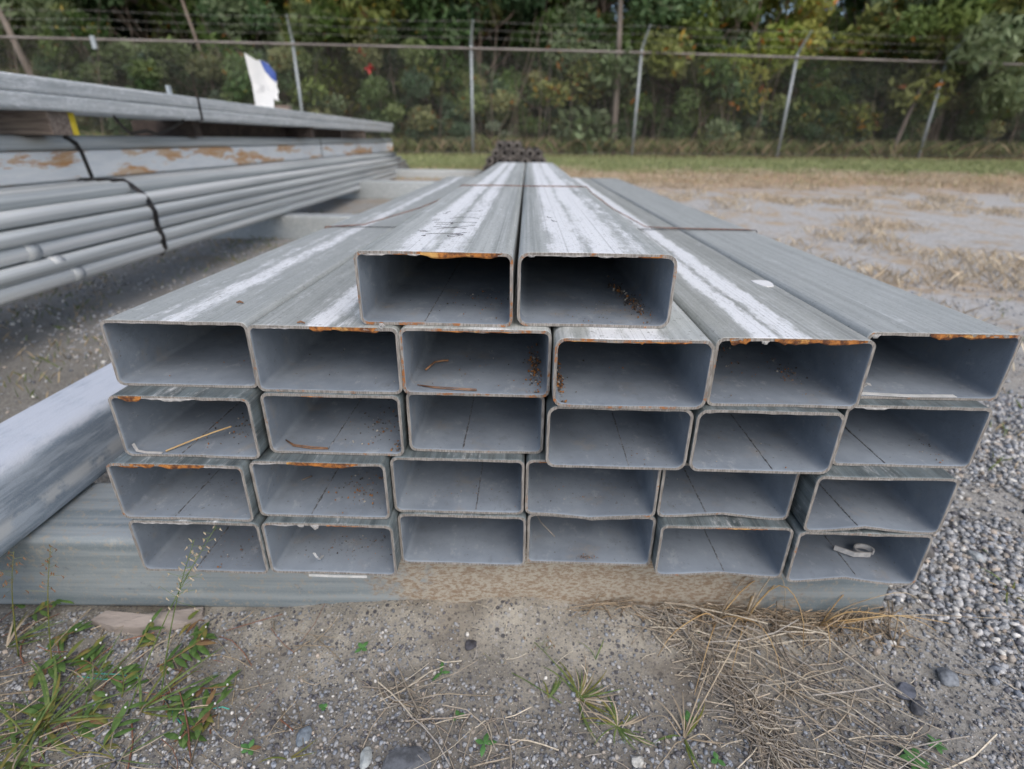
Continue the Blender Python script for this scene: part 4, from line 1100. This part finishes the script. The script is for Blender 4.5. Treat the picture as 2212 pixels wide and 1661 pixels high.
# targets chosen so stalks arch over the bearer face and over the gravel
strawtuft('dry_grass_tuft', 1545, 1350, [(1420, 1420, .05, .0, .0012), (1660, 1440, .075, 0, .0012), (1690, 1460, .06, 0, .0011), (1500, 1500, .03, 0, .001), (1640, 1300, .06, .05, .0013), (1700, 1290, .05, .06, .0011)], 'tawny dry grass tuft at the foot of the bearer below the fifth bottom tube')
strawtuft('dry_grass_tuft', 1605, 1352, [(1650, 1225, .03, .09, .0016), (1670, 1230, .05, .07, .0013), (1720, 1290, .05, .05, .0012), (1560, 1400, .04, 0, .001), (1690, 1330, .10, .02, .0012), (1735, 1410, .12, .0, .0013), (1580, 1450, .02, 0, .001), (1620, 1450, .02, 0, .0011)], 'dry grass tuft with tall stalks reaching up the kinked bottom tube')
strawtuft('dry_grass_tuft', 1770, 1352, [(1960, 1385, .05, .02, .0013), (1985, 1340, .055, .04, .0012), (2020, 1370, .03, .02, .0011), (2050, 1360, .02, .025, .0013), (2200, 1350, .02, .02, .0010), (1860, 1290, .03, .055, .001), (1790, 1430, .04, 0, .001), (1690, 1370, .02, .01, .001), (1900, 1395, .02, .01, .0011)], 'dry grass tuft spreading right over the gravel from the end of the bearer')
strawtuft('dry_grass_tuft', 1700, 1480, [(1990, 1530, .02, 0, .0010), (1850, 1560, .02, 0, .001), (1600, 1580, .015, 0, .001), (1940, 1600, .02, 0, .0009), (1800, 1440, .02, .01, .0009), (1560, 1440, .02, .0, .001), (1770, 1600, .015, 0, .0012)], 'flattened pale dry tuft in the middle of the straw', mat='straw')
strawtuft('dry_grass_tuft', 1478, 1590, [(1470, 1500, .02, .02, .001), (1540, 1430, .03, .03, .0013), (1620, 1370, .03, .05, .0012), (1400, 1540, .02, .01, .001), (1560, 1600, .02, 0, .001), (1420, 1650, .015, 0, .001), (1530, 1540, .02, .01, .001)], 'dry tuft with one long stalk rising from the half green clump at the bottom', mat='straw')
strawtuft('dry_grass_tuft', 850, 1512, [(775, 1465, .006, .004, .0012), (935, 1540, .01, .004, .0014), (1000, 1600, .008, .0, .0012), (960, 1530, .01, .004, .0009), (1090, 1500, .01, .01, .0008)], 'bare forked dry stalk lying on the sand left of the green clump', mat='thatch')

# green grass tufts
def tuft(px_, py_, n, L, wd, seed, label, mats=('blade', 'blade', 'weedyellow', 'straw'), spread=3.14, aim=0, group='green grass tufts in the sand', lift=(.2, .9)):
    r_ = random.Random(seed); p = on_z(px_, py_, .005); root = empty('grass_tuft', (p.x, p.y, Hs(p.x, p.y)-.003)); tag(root, label, 'grass', group)
    for i in range(n):
        a = aim+r_.uniform(-spread, spread); l = L*r_.uniform(.5, 1.1); e = r_.uniform(*lift); P = []
        for j in range(7):
            t = j/6; P.append((math.cos(a+.3*t)*l*t*math.cos(e*(1-t*.7)), math.sin(a+.3*t)*l*t*math.cos(e*(1-t*.7)), l*(math.sin(e)*t-.55*math.sin(e)*t*t*1.3)+.003))
        mb = MB(); ww = wd*r_.uniform(.6, 1.2); mb.ribbon(P, [ww*.5, ww*.9, ww, ww*.95, ww*.8, ww*.5, ww*.06], fold=.35)
        mb.build('blade', M[mats[r_.randrange(len(mats))]], root, True)
    return root
tuft(1250, 1500, 42, .075, .0024, 1, 'trailing green grass clump in the middle of the foreground sand', spread=2.0, aim=.3, lift=(.1, .6))
tuft(1335, 1560, 26, .06, .0026, 2, 'green and straw coloured clump left of the rooted dry tuft', lift=(.1, .5))
tuft(1480, 1585, 12, .065, .0030, 3, 'half green clump at the root of the long dry stalk', lift=(.1, .6))
tuft(1185, 1500, 6, .05, .0030, 4, 'small slanting green blades below the middle tubes', aim=1.2, spread=.6)
tuft(1287, 1420, 2, .045, .0020, 5, 'single upright green blade on the pale sand', lift=(1.1, 1.4), mats=('blade',))
tuft(100, 1560, 22, .13, .0052, 6, 'broad bladed green grass at the lower left edge', lift=(.2, .9), mats=('blade', 'blade', 'blade', 'weedyellow'))
tuft(30, 1640, 18, .11, .0050, 7, 'grass clump in the bottom left corner', mats=('blade', 'blade', 'weedyellow'))
tuft(300, 1530, 9, .13, .0045, 8, 'arching green grass clump among the left weeds', aim=.6, spread=1.3, lift=(.3, .8), mats=('blade', 'weedyellow'))
tuft(15, 1400, 12, .10, .0042, 9, 'grass clump at the left edge below the bearer', aim=.8, spread=1.2)
tuft(190, 1480, 14, .10, .0022, 21, 'thin wiry grass among the left weeds', lift=(.3, 1.1))
tuft(60, 1600, 16, .12, .0024, 22, 'thin wiry grass in the lower left', lift=(.2, 1.0))
tuft(250, 1640, 12, .10, .0022, 23, 'thin wiry grass at the bottom edge of the left weeds', lift=(.2, 1.0))
tuft(2185, 1270, 7, .06, .0045, 10, 'yellow green clump in the gravel at the right edge', mats=('blade', 'weedyellow', 'straworange'))
tuft(2120, 1180, 3, .03, .003, 11, 'tiny green sprout in the gravel right of the lowest tubes')
tuft(620, 1640, 3, .05, .0030, 12, 'two thin blades at the bottom edge left of the red leaved seedling', mats=('weedyellow', 'blade'))

# leafy weeds
def leaf(parent, base, dirv, L, wd, mat, nm='leaf', droop=.35):
    d = Vector(dirv).normalized(); P = []
    for j in range(6):
        t = j/5; P.append(tuple(Vector(base)+d*L*t+Vector((0, 0, -droop*L*t*t))))
    mb = MB(); mb.ribbon(P, [wd*q for q in (.12, .7, 1.0, .92, .6, .04)], fold=.25)
    return mb.build(nm, M[mat], parent, True)
def weed(px_, py_, L, n, seed, label, lw=.0085, ll=.034, aim=None, rise=.5, red=.15, flower=True, group='leafy weeds at the left'):
    r_ = random.Random(seed); p = on_z(px_, py_, .005); root = empty('leafy_weed', (p.x, p.y, Hs(p.x, p.y)-.003)); tag(root, label, 'weed', group)
    a = aim if aim is not None else r_.uniform(0, 6.28); e = rise; S_ = []
    for j in range(8):
        t = j/7; S_.append(Vector((math.cos(a+.3*t)*L*t*math.cos(e), math.sin(a+.3*t)*L*t*math.cos(e), L*math.sin(e)*t*(1-.35*t)+.003)))
    mb = MB(); mb.tube(S_, [.0013*(1-.5*j/7) for j in range(8)], 5); mb.build('stem', M['weedred' if r_.random() < .5 else 'weedyellow'], root, True)
    for i in range(n):
        t = .15+.85*i/(n-1); s_ = S_[min(7, int(t*7))]; la = a+(1 if i % 2 else -1)*r_.uniform(.6, 1.3)+(0 if t < .85 else r_.uniform(-3, 3))
        mt = 'weedred' if r_.random() < red else ('weedyellow' if r_.random() < .25 else 'weedleaf')
        leaf(root, s_, (math.cos(la), math.sin(la), r_.uniform(.1, .8)), ll*r_.uniform(.7, 1.3), lw*r_.uniform(.8, 1.2), mt)
    if flower:
        q = MB(); c = S_[-1]+Vector((0, 0, .003)); q.tube([c-Vector((0, 0, .001)), c+Vector((0, 0, .001))], .0014, 6); q.build('flower', M['flower'], root)
    return root
W_ = [(60, 1330, .07, 12, .4, 'dense leafy weed growing against the left end of the bearer', .4), (20, 1310, .06, 10, 1.2, 'leafy weed at the very left edge under the bearer', 1.0),
      (150, 1420, .05, 10, .3, 'leafy weed with white bud below the bearer, second clump from the left edge', .2), (215, 1450, .05, 10, 2.6, 'weed with pointed green leaves left of the bark slab', 2.4),
      (330, 1440, .085, 14, .25, 'sprawling weed with reddish leaves in front of the bark slab', .2), (290, 1400, .06, 9, .9, 'upright weed growing over the middle of the bark slab', .9),
      (400, 1400, .045, 12, .6, 'star shaped weed with red and yellow leaves right of the bark slab', .8), (420, 1480, .07, 10, 5.6, 'low weed with dark red leaves at the edge of the sand', 5.8),
      (470, 1540, .06, 8, 3.9, 'weed with one pale speckled leaf pointing down', 3.9), (370, 1600, .07, 10, .5, 'long leaved weed near the bottom, right of the broad grass', .5),
      (468, 1305, .05, 11, 1.4, 'bright weed climbing the bearer under the second bottom tube', 1.3), (440, 1335, .035, 6, 3.5, 'small weed at the right tip of the bark slab', 3.4),
      (130, 1500, .05, 7, 4.4, 'round leaved weed in the left weeds', 4.4), (60, 1460, .06, 12, .2, 'bushy weed in the left edge greenery under the seed stems', .1), (260, 1500, .05, 11, 1.6, 'dark green weed in the middle of the left weeds', 1.8), (150, 1580, .06, 12, 1.6, 'low green weed between the broad grass and the long leaved weed', .8), (110, 1375, .05, 12, 1.6, 'weed with white buds right below the long bearer at left', -.2), (350, 1530, .05, 9, 2, 'green weed at the right fringe of the left weeds', 0.0), (210, 1620, .06, 8, 1.0, 'weed with one orange leaf near the bottom left', 1.1)]
for i, (a, b, L, n, am, lb, am2) in enumerate(W_):
    weed(a, b, L, n, i+5, lb, aim=am2, rise=.9 if i in (10, 5) else .45, red=.25 if i in (6, 7) else .05, ll=.034)
def seedling(px_, py_, n, L, seed, label, wd=.0075, red=False, name='seedling'):
    r_ = random.Random(seed); p = on_z(px_, py_, .004); root = empty(name, (p.x, p.y, Hs(p.x, p.y)+.002)); tag(root, label, 'seedling', 'green seedlings on the sand')
    mb = MB(); mb.tube([(0, 0, -.004), (0, 0, .004)], .001, 5); mb.build('stem', M['seedling'], root)
    a0 = r_.uniform(0, 6.28)
    for i in range(n):
        a = a0+2*math.pi*i/n+r_.uniform(-.3, .3); leaf(root, (0, 0, .004), (math.cos(a), math.sin(a), .35), L*r_.uniform(.75, 1.15), wd, 'weedred' if (red and i == n-1) else 'seedling', droop=.3)
seedling(783, 1406, 4, .015, 1, 'four leaved seedling under the second bottom tube')
seedling(953, 1455, 3, .021, 2, 'three leaved seedling on the sand left of centre', wd=.006)
seedling(540, 1622, 5, .016, 3, 'seedling with a crimson leaf at the bottom left of the sand', red=True)
seedling(1046, 1612, 4, .019, 4, 'seedling at the bottom centre with four spread leaves')
seedling(990, 1551, 3, .012, 5, 'tiny folded seedling above the bottom centre one')
seedling(1975, 1640, 6, .026, 6, 'largest seedling rosette at the bottom right', wd=.010)
seedling(2025, 1610, 5, .018, 7, 'smaller rosette just above the largest one')
seedling(1435, 1345, 3, .009, 8, 'tiny seedling at the foot of the bearer')
seedling(1505, 1370, 3, .008, 9, 'tiny seedling at the upper edge of the straw mat')
seedling(1550, 1640, 3, .012, 10, 'small green leaves among the straw at the bottom')
seedling(700, 1530, 3, .008, 11, 'pale tiny seedling left of the forked dry stalk')
seedling(1490, 1545, 4, .013, 12, 'seedling beside the half green clump')
# thin flowering grass stems
def panicle(pb, pt, zt, Yt, label, seed, mat='blade', ncl=26, spikem='straw', spl=.006):
    """stem from ground pixel pb to a tip at pixel pt and distance Yt"""
    r_ = random.Random(seed); p = on_z(pb[0], pb[1], .004); rx, rz = ray(*pt); q = Vector((rx*Yt, Yt, CZ+rz*Yt))
    root = empty('flowering_grass', (p.x, p.y, Hs(p.x, p.y)-.003)); tag(root, label, 'grass', 'thin flowering grass stems')
    d = q-root.location; P = [d*t+Vector((0, 0, .018*math.sin(t*math.pi))) for t in [j/10 for j in range(11)]]
    mb = MB(); mb.tube(P, [.0011*(1.1-.8*j/10) for j in range(11)], 5); mb.build('stem', M[mat], root, True)
    V = MB(); br = MB()
    for i in range(ncl):
        t = .58+.42*i/ncl; s_ = d*t+Vector((0, 0, .018*math.sin(t*math.pi))); a = r_.uniform(0, 6.28); l = .028*(1.15-t)*2*r_.uniform(.4, 1)
        e = s_+Vector((math.cos(a)*l, math.sin(a)*l*.7, r_.uniform(-.2, .8)*l)); br.tube([s_, e], [.0003, .0002], 3, cap=False)
        V.ribbon([e, e+Vector((r_.uniform(-.5, .5), 0, -.6))*spl, e+Vector((r_.uniform(-.8, .8), 0, -1))*spl*1.3], [.0008, .0022, .0003], side=(1, .3, 0), fold=.4)
    br.build('branchlets', M[mat], root); o = V.build('spikelets', M[spikem], root); o['kind'] = 'stuff'
panicle((270, 1540), (468, 1135), 0, .615, 'tall thin flowering grass stem crossing in front of the bottom left tube', 1, spl=.0045)
panicle((345, 1505), (420, 1165), 0, .60, 'flowering grass stem with pale seeds leaning over the bearer', 2)
panicle((1290, 1540), (1110, 1350), 0, .70, 'flowering grass stem with reddish seeds slanting left over the sand', 3, spikem='weedred', ncl=18)
panicle((1230, 1520), (985, 1410), 0, .66, 'long fine grass stem lying low over the sand', 4, ncl=16)
panicle((110, 1440), (110, 1180), 0, .66, 'fine brown seed stem before the left end of the bearer', 5, spikem='needle', ncl=18, mat='weedyellow')
panicle((40, 1420), (30, 1190), 0, .66, 'fine brown seed stem at the left edge before the bearer', 6, spikem='needle', ncl=18, mat='weedyellow')
# teal twine
mb = MB()
for pp in ([(205, 1455), (260, 1460), (330, 1462)], [(240, 1448), (300, 1452), (338, 1462)], [(385, 1490), (400, 1520), (430, 1560)], [(500, 1532), (520, 1527), (535, 1530)]):
    Q = [on_z(x-40, y, .005) for x, y in pp]; mb.tube([(q.x, q.y, Hs(q.x, q.y)+.003) for q in Q], .0009, 4)
tag(mb.build('twine', M['teal']), 'frayed teal plastic twine among the left weeds', 'twine')

# dry tussocks on the far lot and verge grass
def blades_field(name, X, Y, hgt, wd, pal, label, seed, per=10, sp=.06):
    r_ = np.random.default_rng(seed); n = len(X)*per
    x = np.repeat(X, per)+r_.normal(size=n)*sp; y = np.repeat(Y, per)+r_.normal(size=n)*sp; z = H(x, y)
    a = r_.uniform(0, 2*math.pi, n); h_ = hgt*r_.uniform(.4, 1.1, n); ln = r_.normal(size=(n, 2))*h_[:, None]*.7
    dx, dy = np.cos(a)*wd/2, np.sin(a)*wd/2
    V = np.stack([np.stack([x-dx, y-dy, z-.005], 1), np.stack([x+dx, y+dy, z-.005], 1), np.stack([x+dx*.7+ln[:, 0]*.5, y+dy*.7+ln[:, 1]*.5, z+h_*.6], 1),
                  np.stack([x+ln[:, 0], y+ln[:, 1], z+h_], 1)], 1).reshape(-1, 3)
    F = np.arange(4*n).reshape(n, 4); pal = np.array(pal); C = np.repeat(pal[r_.integers(len(pal), size=n)]*r_.uniform(.8, 1.2, (n, 1)), 4, 0)
    return tag(fastmesh(name, V, F, M['straws'], C), label, kind='stuff')
r_ = np.random.default_rng(5); n = 9000
x = r_.uniform(.8, 16, n); y = r_.uniform(2.0, 11.5, n)
k = (vnoise(x*1.2, y*1.1, 1.6, 20)+.45*vnoise(x, y, 4, 21)+.012*y > .90); x, y = x[k], y[k]
blades_field('dry_tussocks', x, y, .085, .006, [(.50, .41, .30), (.58, .50, .38), (.42, .34, .25)], 'patches of brown dry grass across the gravel lot', 6, 12, .07)
n = 5200; x = r_.uniform(-14, 20, n); y = r_.uniform(8.8, 11.4, n)
blades_field('dry_verge_grass', x, y, .06, .010, [(.44, .32, .22), (.50, .40, .28), (.28, .29, .15)], 'brown grass strip before the green verge', 7, 6, .1)
n = 8000; x = r_.uniform(-14, 20, n); y = r_.uniform(10.9, 14.0, n)
blades_field('verge_grass', x, y, .07, .012, [(.19, .23, .10), (.25, .28, .13), (.32, .33, .18)], 'green mown grass verge along the fence', 8, 7, .1)
n = 1300; x = r_.uniform(-14, 18, n); y = FY(x)+r_.uniform(.1, 1.3, n)
blades_field('weedy_edge', x, y, .42, .014, [(.17, .19, .08), (.32, .25, .16), (.13, .17, .07)], 'tall weeds under the fence', 9, 9, .12)
n = 500; x = r_.uniform(-4.5, -.75, n); y = r_.uniform(1.6, 6, n)
blades_field('sparse_grass', x, y, .04, .004, [(.12, .16, .05), (.34, .27, .17)], 'sparse short grass between the stack and the pile', 10, 8, .05)
n = 200; x = r_.uniform(1.1, 3.2, n); y = r_.uniform(.9, 3, n)
blades_field('sparse_grass', x, y, .03, .003, [(.15, .2, .06), (.40, .32, .2)], 'thin grass sprigs in the right gravel', 11, 6, .02)

# ------------------------------------------------------------------ things lying in the tubes
def grit(k, u, y, su, sy, n, label, seed, smin=.0008, smax=.003, rust=.4):
    smax *= 1.35; n = int(n*1.5); y *= {1: 1, 2: 1, 3: .85, 4: .65, 5: .55}[rows[k][0]]; sy *= {1: 1, 2: 1, 3: .8, 4: .6, 5: .5}[rows[k][0]]
    r_ = np.random.default_rng(seed); P = []; S = smin+(smax-smin)*r_.random(n)**2
    for i in range(n):
        uu = min(.95, max(.05, u+r_.normal()*su)); yy = max(.006, y+r_.normal()*sy); p = tube_pt(k, uu, yy, S[i]*.3); P.append(tuple(p))
    return stones('rust_grit', np.array(P), S, label, 'grit', np.array([(.07, .06, .055), (.30, .13, .04), (.16, .13, .11), (.45, .42, .38)]), np.array([.5, rust, .4, .12]), .7, seed)
grit('B', .86, .10, .035, .030, 170, 'heap of rusty grit at the right wall of the top right tube', 1)
grit('B', .80, .20, .03, .03, 60, 'dark flakes deeper in the top right tube', 2, smax=.005)
grit('B', .6, .07, .22, .05, 70, 'fine specks over the floor of the top right tube', 3, smax=.0014)
grit('A', .70, .13, .16, .05, 70, 'scattered dark specks on the floor of the top left tube', 4, smax=.0022)
grit('C3', .90, .10, .03, .05, 170, 'rusty flakes piled at the right wall of the tube with twigs', 5, smax=.0040, rust=.9)
grit('C3', .5, .12, .2, .05, 30, 'few specks on the floor of the tube with twigs', 6, smax=.002)
grit('C4', .06, .09, .02, .035, 150, 'rusty grit along the left wall of the fourth tube of the widest layer', 7, rust=.8, smax=.0035)
grit('C4', .3, .15, .15, .05, 16, 'specks on the floor of the fourth tube of the widest layer', 8)
grit('C5', .35, .20, .12, .06, 80, 'dark grit deep in the tube with two white stripes', 9)
grit('C5', .78, .12, .05, .03, 50, 'small dark clump right in the tube with two white stripes', 10)
grit('C2', .5, .14, .2, .06, 40, 'specks in the second tube of the widest layer', 11, smax=.002)
grit('C1', .6, .12, .2, .05, 16, 'few specks in the far left tube of the widest layer', 12, smax=.002)
grit('D1', .66, .11, .10, .035, 60, 'dark grit beside the weld of the far left third layer tube', 13)
grit('D2', .72, .10, .15, .05, 110, 'dark grit over the weld line of the tube with the pine needle', 14)
grit('D2', .93, .02, .02, .012, 16, 'little crumbs at the front right of the tube with the pine needle', 15)
grit('E2', .70, .12, .14, .05, 90, 'dirt crumbs in the fourth layer tube with the long rust lip', 16, rust=.8)
grit('E1', .55, .12, .18, .05, 30, 'specks in the far left fourth layer tube', 17, smax=.002)
grit('E3', .6, .08, .22, .05, 30, 'specks in the third fourth-layer tube', 18, smax=.0016)
grit('E4', .5, .08, .25, .05, 60, 'brown specks in the tube whose bottom sags', 19, smax=.0016)
grit('F1', .6, .10, .2, .05, 60, 'brown crumbs in the bottom left tube', 20, smax=.0022, rust=.8)
grit('F2', .6, .12, .2, .04, 80, 'dark crumbs in the tube with the white strip', 21, smax=.0022)
grit('F4', .5, .02, .05, .006, 60, 'mossy crumbs at the front of the fourth bottom tube', 22, smax=.0016)
grit('F6', .62, .10, .05, .03, 40, 'fine rust around the bent metal loop', 23, smax=.0012, rust=1.2)
grit('E5', .6, .08, .25, .05, 36, 'specks in the fourth layer tube pinched in the middle', 24, smax=.0015)
grit('D4', .6, .07, .25, .05, 26, 'specks in the fourth tube of the third layer', 25, smax=.0015)
grit('D5', .35, .10, .15, .05, 16, 'few crumbs near the weld of the fifth third-layer tube', 26, smax=.002)
grit('D6', .85, .05, .06, .03, 20, 'dark crumbs in the far right third layer tube', 27, smax=.002)
def stick(k, pts, r0, label, mat='needle', name='twig', cat='twig', group=None, fork=False):
    mb = MB(); P = [tube_pt(k, u, y, z+r0) for u, y, z in pts]
    mb.tube(P, [r0]*len(P), 5)
    if fork:
        Q = [p+Vector((0, 0, .0022*i/len(P))) + Vector((0, .003*math.sin(i), 0)) for i, p in enumerate(P)]; mb.tube(Q, r0*.8, 5)
    return tag(mb.build(name, M[mat], smooth=True), label, cat, group)
stick('C3', [(.08, .020, .001), (.2, .012, .0005), (.35, .008, .0002), (.5, .007, 0)], .0008, 'brown pine needles lying at the front of the tube with flakes', name='pine_needle', cat='pine needle', fork=True)
stick('C3', [(.09, .075, .001), (.14, .10, .004), (.2, .11, .003), (.24, .108, .004)], .0017, 'short curled brown twig behind the pine needles', 'needle')
stick('D1', [(.28, .006, .0), (.4, .03, .004), (.55, .045, .012), (.68, .05, .020)], .0013, 'dry straw lying across the mouth of a left tube', 'straworange', 'straw_piece', 'straw')
stick('D2', [(.06, .028, .001), (.15, .012, .0005), (.3, .006, 0), (.42, .006, .0)], .0010, 'dark brown pine needle at the mouth of a left tube', name='pine_needle', cat='pine needle', fork=True)
stick('E2', [(.15, .09, 0), (.22, .10, .002)], .0012, 'tiny dead leaf on a fourth layer tube floor', 'wood', 'leaf_scrap', 'leaf')
stick('F4', [(.03, .10, .04), (.12, .06, .03), (.24, .045, .012)], .0005, 'thin straw hanging in the fourth bottom tube', 'straw', 'straw_piece', 'straw')
def flat_strip(P, wd, label, name='metal_strip', mat='strip', up=(0, 0, 1), t=.0008):
    mb = MB(); mb.tube(P, 1, 4, flat=(wd, t), up=up); return tag(mb.build(name, M[mat]), label, 'metal strip')
flat_strip([tube_pt('F2', .35, .035, .001), tube_pt('F2', .352, .020, .006), tube_pt('F2', .35, .014, .016), tube_pt('F2', .335, .013, .026)], .0042, 'curled white strip standing in the second bottom tube', up=(0, -1, 0))
flat_strip([tube_pt('F2', .30, -.002, -.0065), tube_pt('F2', .5, -.002, -.0072), tube_pt('F2', .76, -.002, -.0065)], .004, 'flat white strip pinched below the mouth of the second bottom tube', up=(0, -1, 0), t=.0012)
flat_strip([tube_pt('C6', .08, .006, .0006), tube_pt('C6', .4, .001, .0003), tube_pt('C6', .72, .003, .0006)], .008, 'straight bright strip along the front floor of the far right tube')
flat_strip([tube_pt('C6', .02, .012, .001), tube_pt('C6', .10, .014, .006), tube_pt('C6', .13, .012, .013), tube_pt('C6', .155, .011, .012)], .006, 'small crumpled strip end in the far right tube', mat='zincdrip')
flat_strip([tube_pt('D1', .06, .004, .014), tube_pt('D1', .08, .003, .003), tube_pt('D1', .14, .001, .0015), tube_pt('D1', .27, .001, .001)], .004, 'twisted zinc sliver at the mouth of the far left third layer tube', mat='zincdrip')
P = []
for j in range(15):
    a = -.5+j/14*5.6; P.append(tube_pt('F6', .76+.075*math.cos(a), .062+.011*math.sin(a), .010))
P = P+[tube_pt('F6', .65, .050, .011), tube_pt('F6', .53, .066, .011)]
flat_strip(P, .0022, 'strap bent into a loop lying inside the bottom right tube', 'bent_strap', 'zincdrip', up=(0, 0, 1), t=.009)
mb = MB(); P = [Vector((-.178+.004*math.cos(a)*(1-a/16), .693-a*.0002, ZT-RH-.004+.006+.004*math.sin(a)*(1-a/16))) for a in np.linspace(0, 9, 16)]
mb.tube(P, .0009, 5); tag(mb.build('zinc_curl', M['zincdrip']), 'tiny zinc curl on the rim below the top left tube', 'metal curl')
for (u, v, r0, lb) in [(518, 656, .0035, 'small brown chip on top of the far left tube'), (650, 700, .0028, 'brown chip near the front of the second tube top')]:
    p = on_z(u, v, ZT-RH); mb = MB(); mb.tube([p+Vector((-.005, 0, .002)), p+Vector((0, .002, .003)), p+Vector((.006, -.001, .002))], [.001, r0*.6, .001], 5)
    tag(mb.build('bark_chip', M['needle']), lb, 'chip')
p = on_z(1650, 612, ZT-RH-.001)
me = MB(); n0 = 10; V = [(p.x+.016*math.cos(a)*(1+.25*math.sin(3*a)), p.y+.030*math.sin(a)*(1+.2*math.cos(2*a)), ZT-RH-.0055*(p.y-.68)+.0012) for a in np.linspace(0, 2*math.pi, n0, endpoint=False)]
V2 = [(x, y, z-.003) for x, y, z in V]
mk('paint_blob', V+V2, [tuple(range(n0))]+[(i+n0, (i+1) % n0+n0, (i+1) % n0, i) for i in range(n0)], M['card'])
tag(bpy.data.objects['paint_blob'], 'white paint blob between the two right tubes of the widest layer', 'paint')
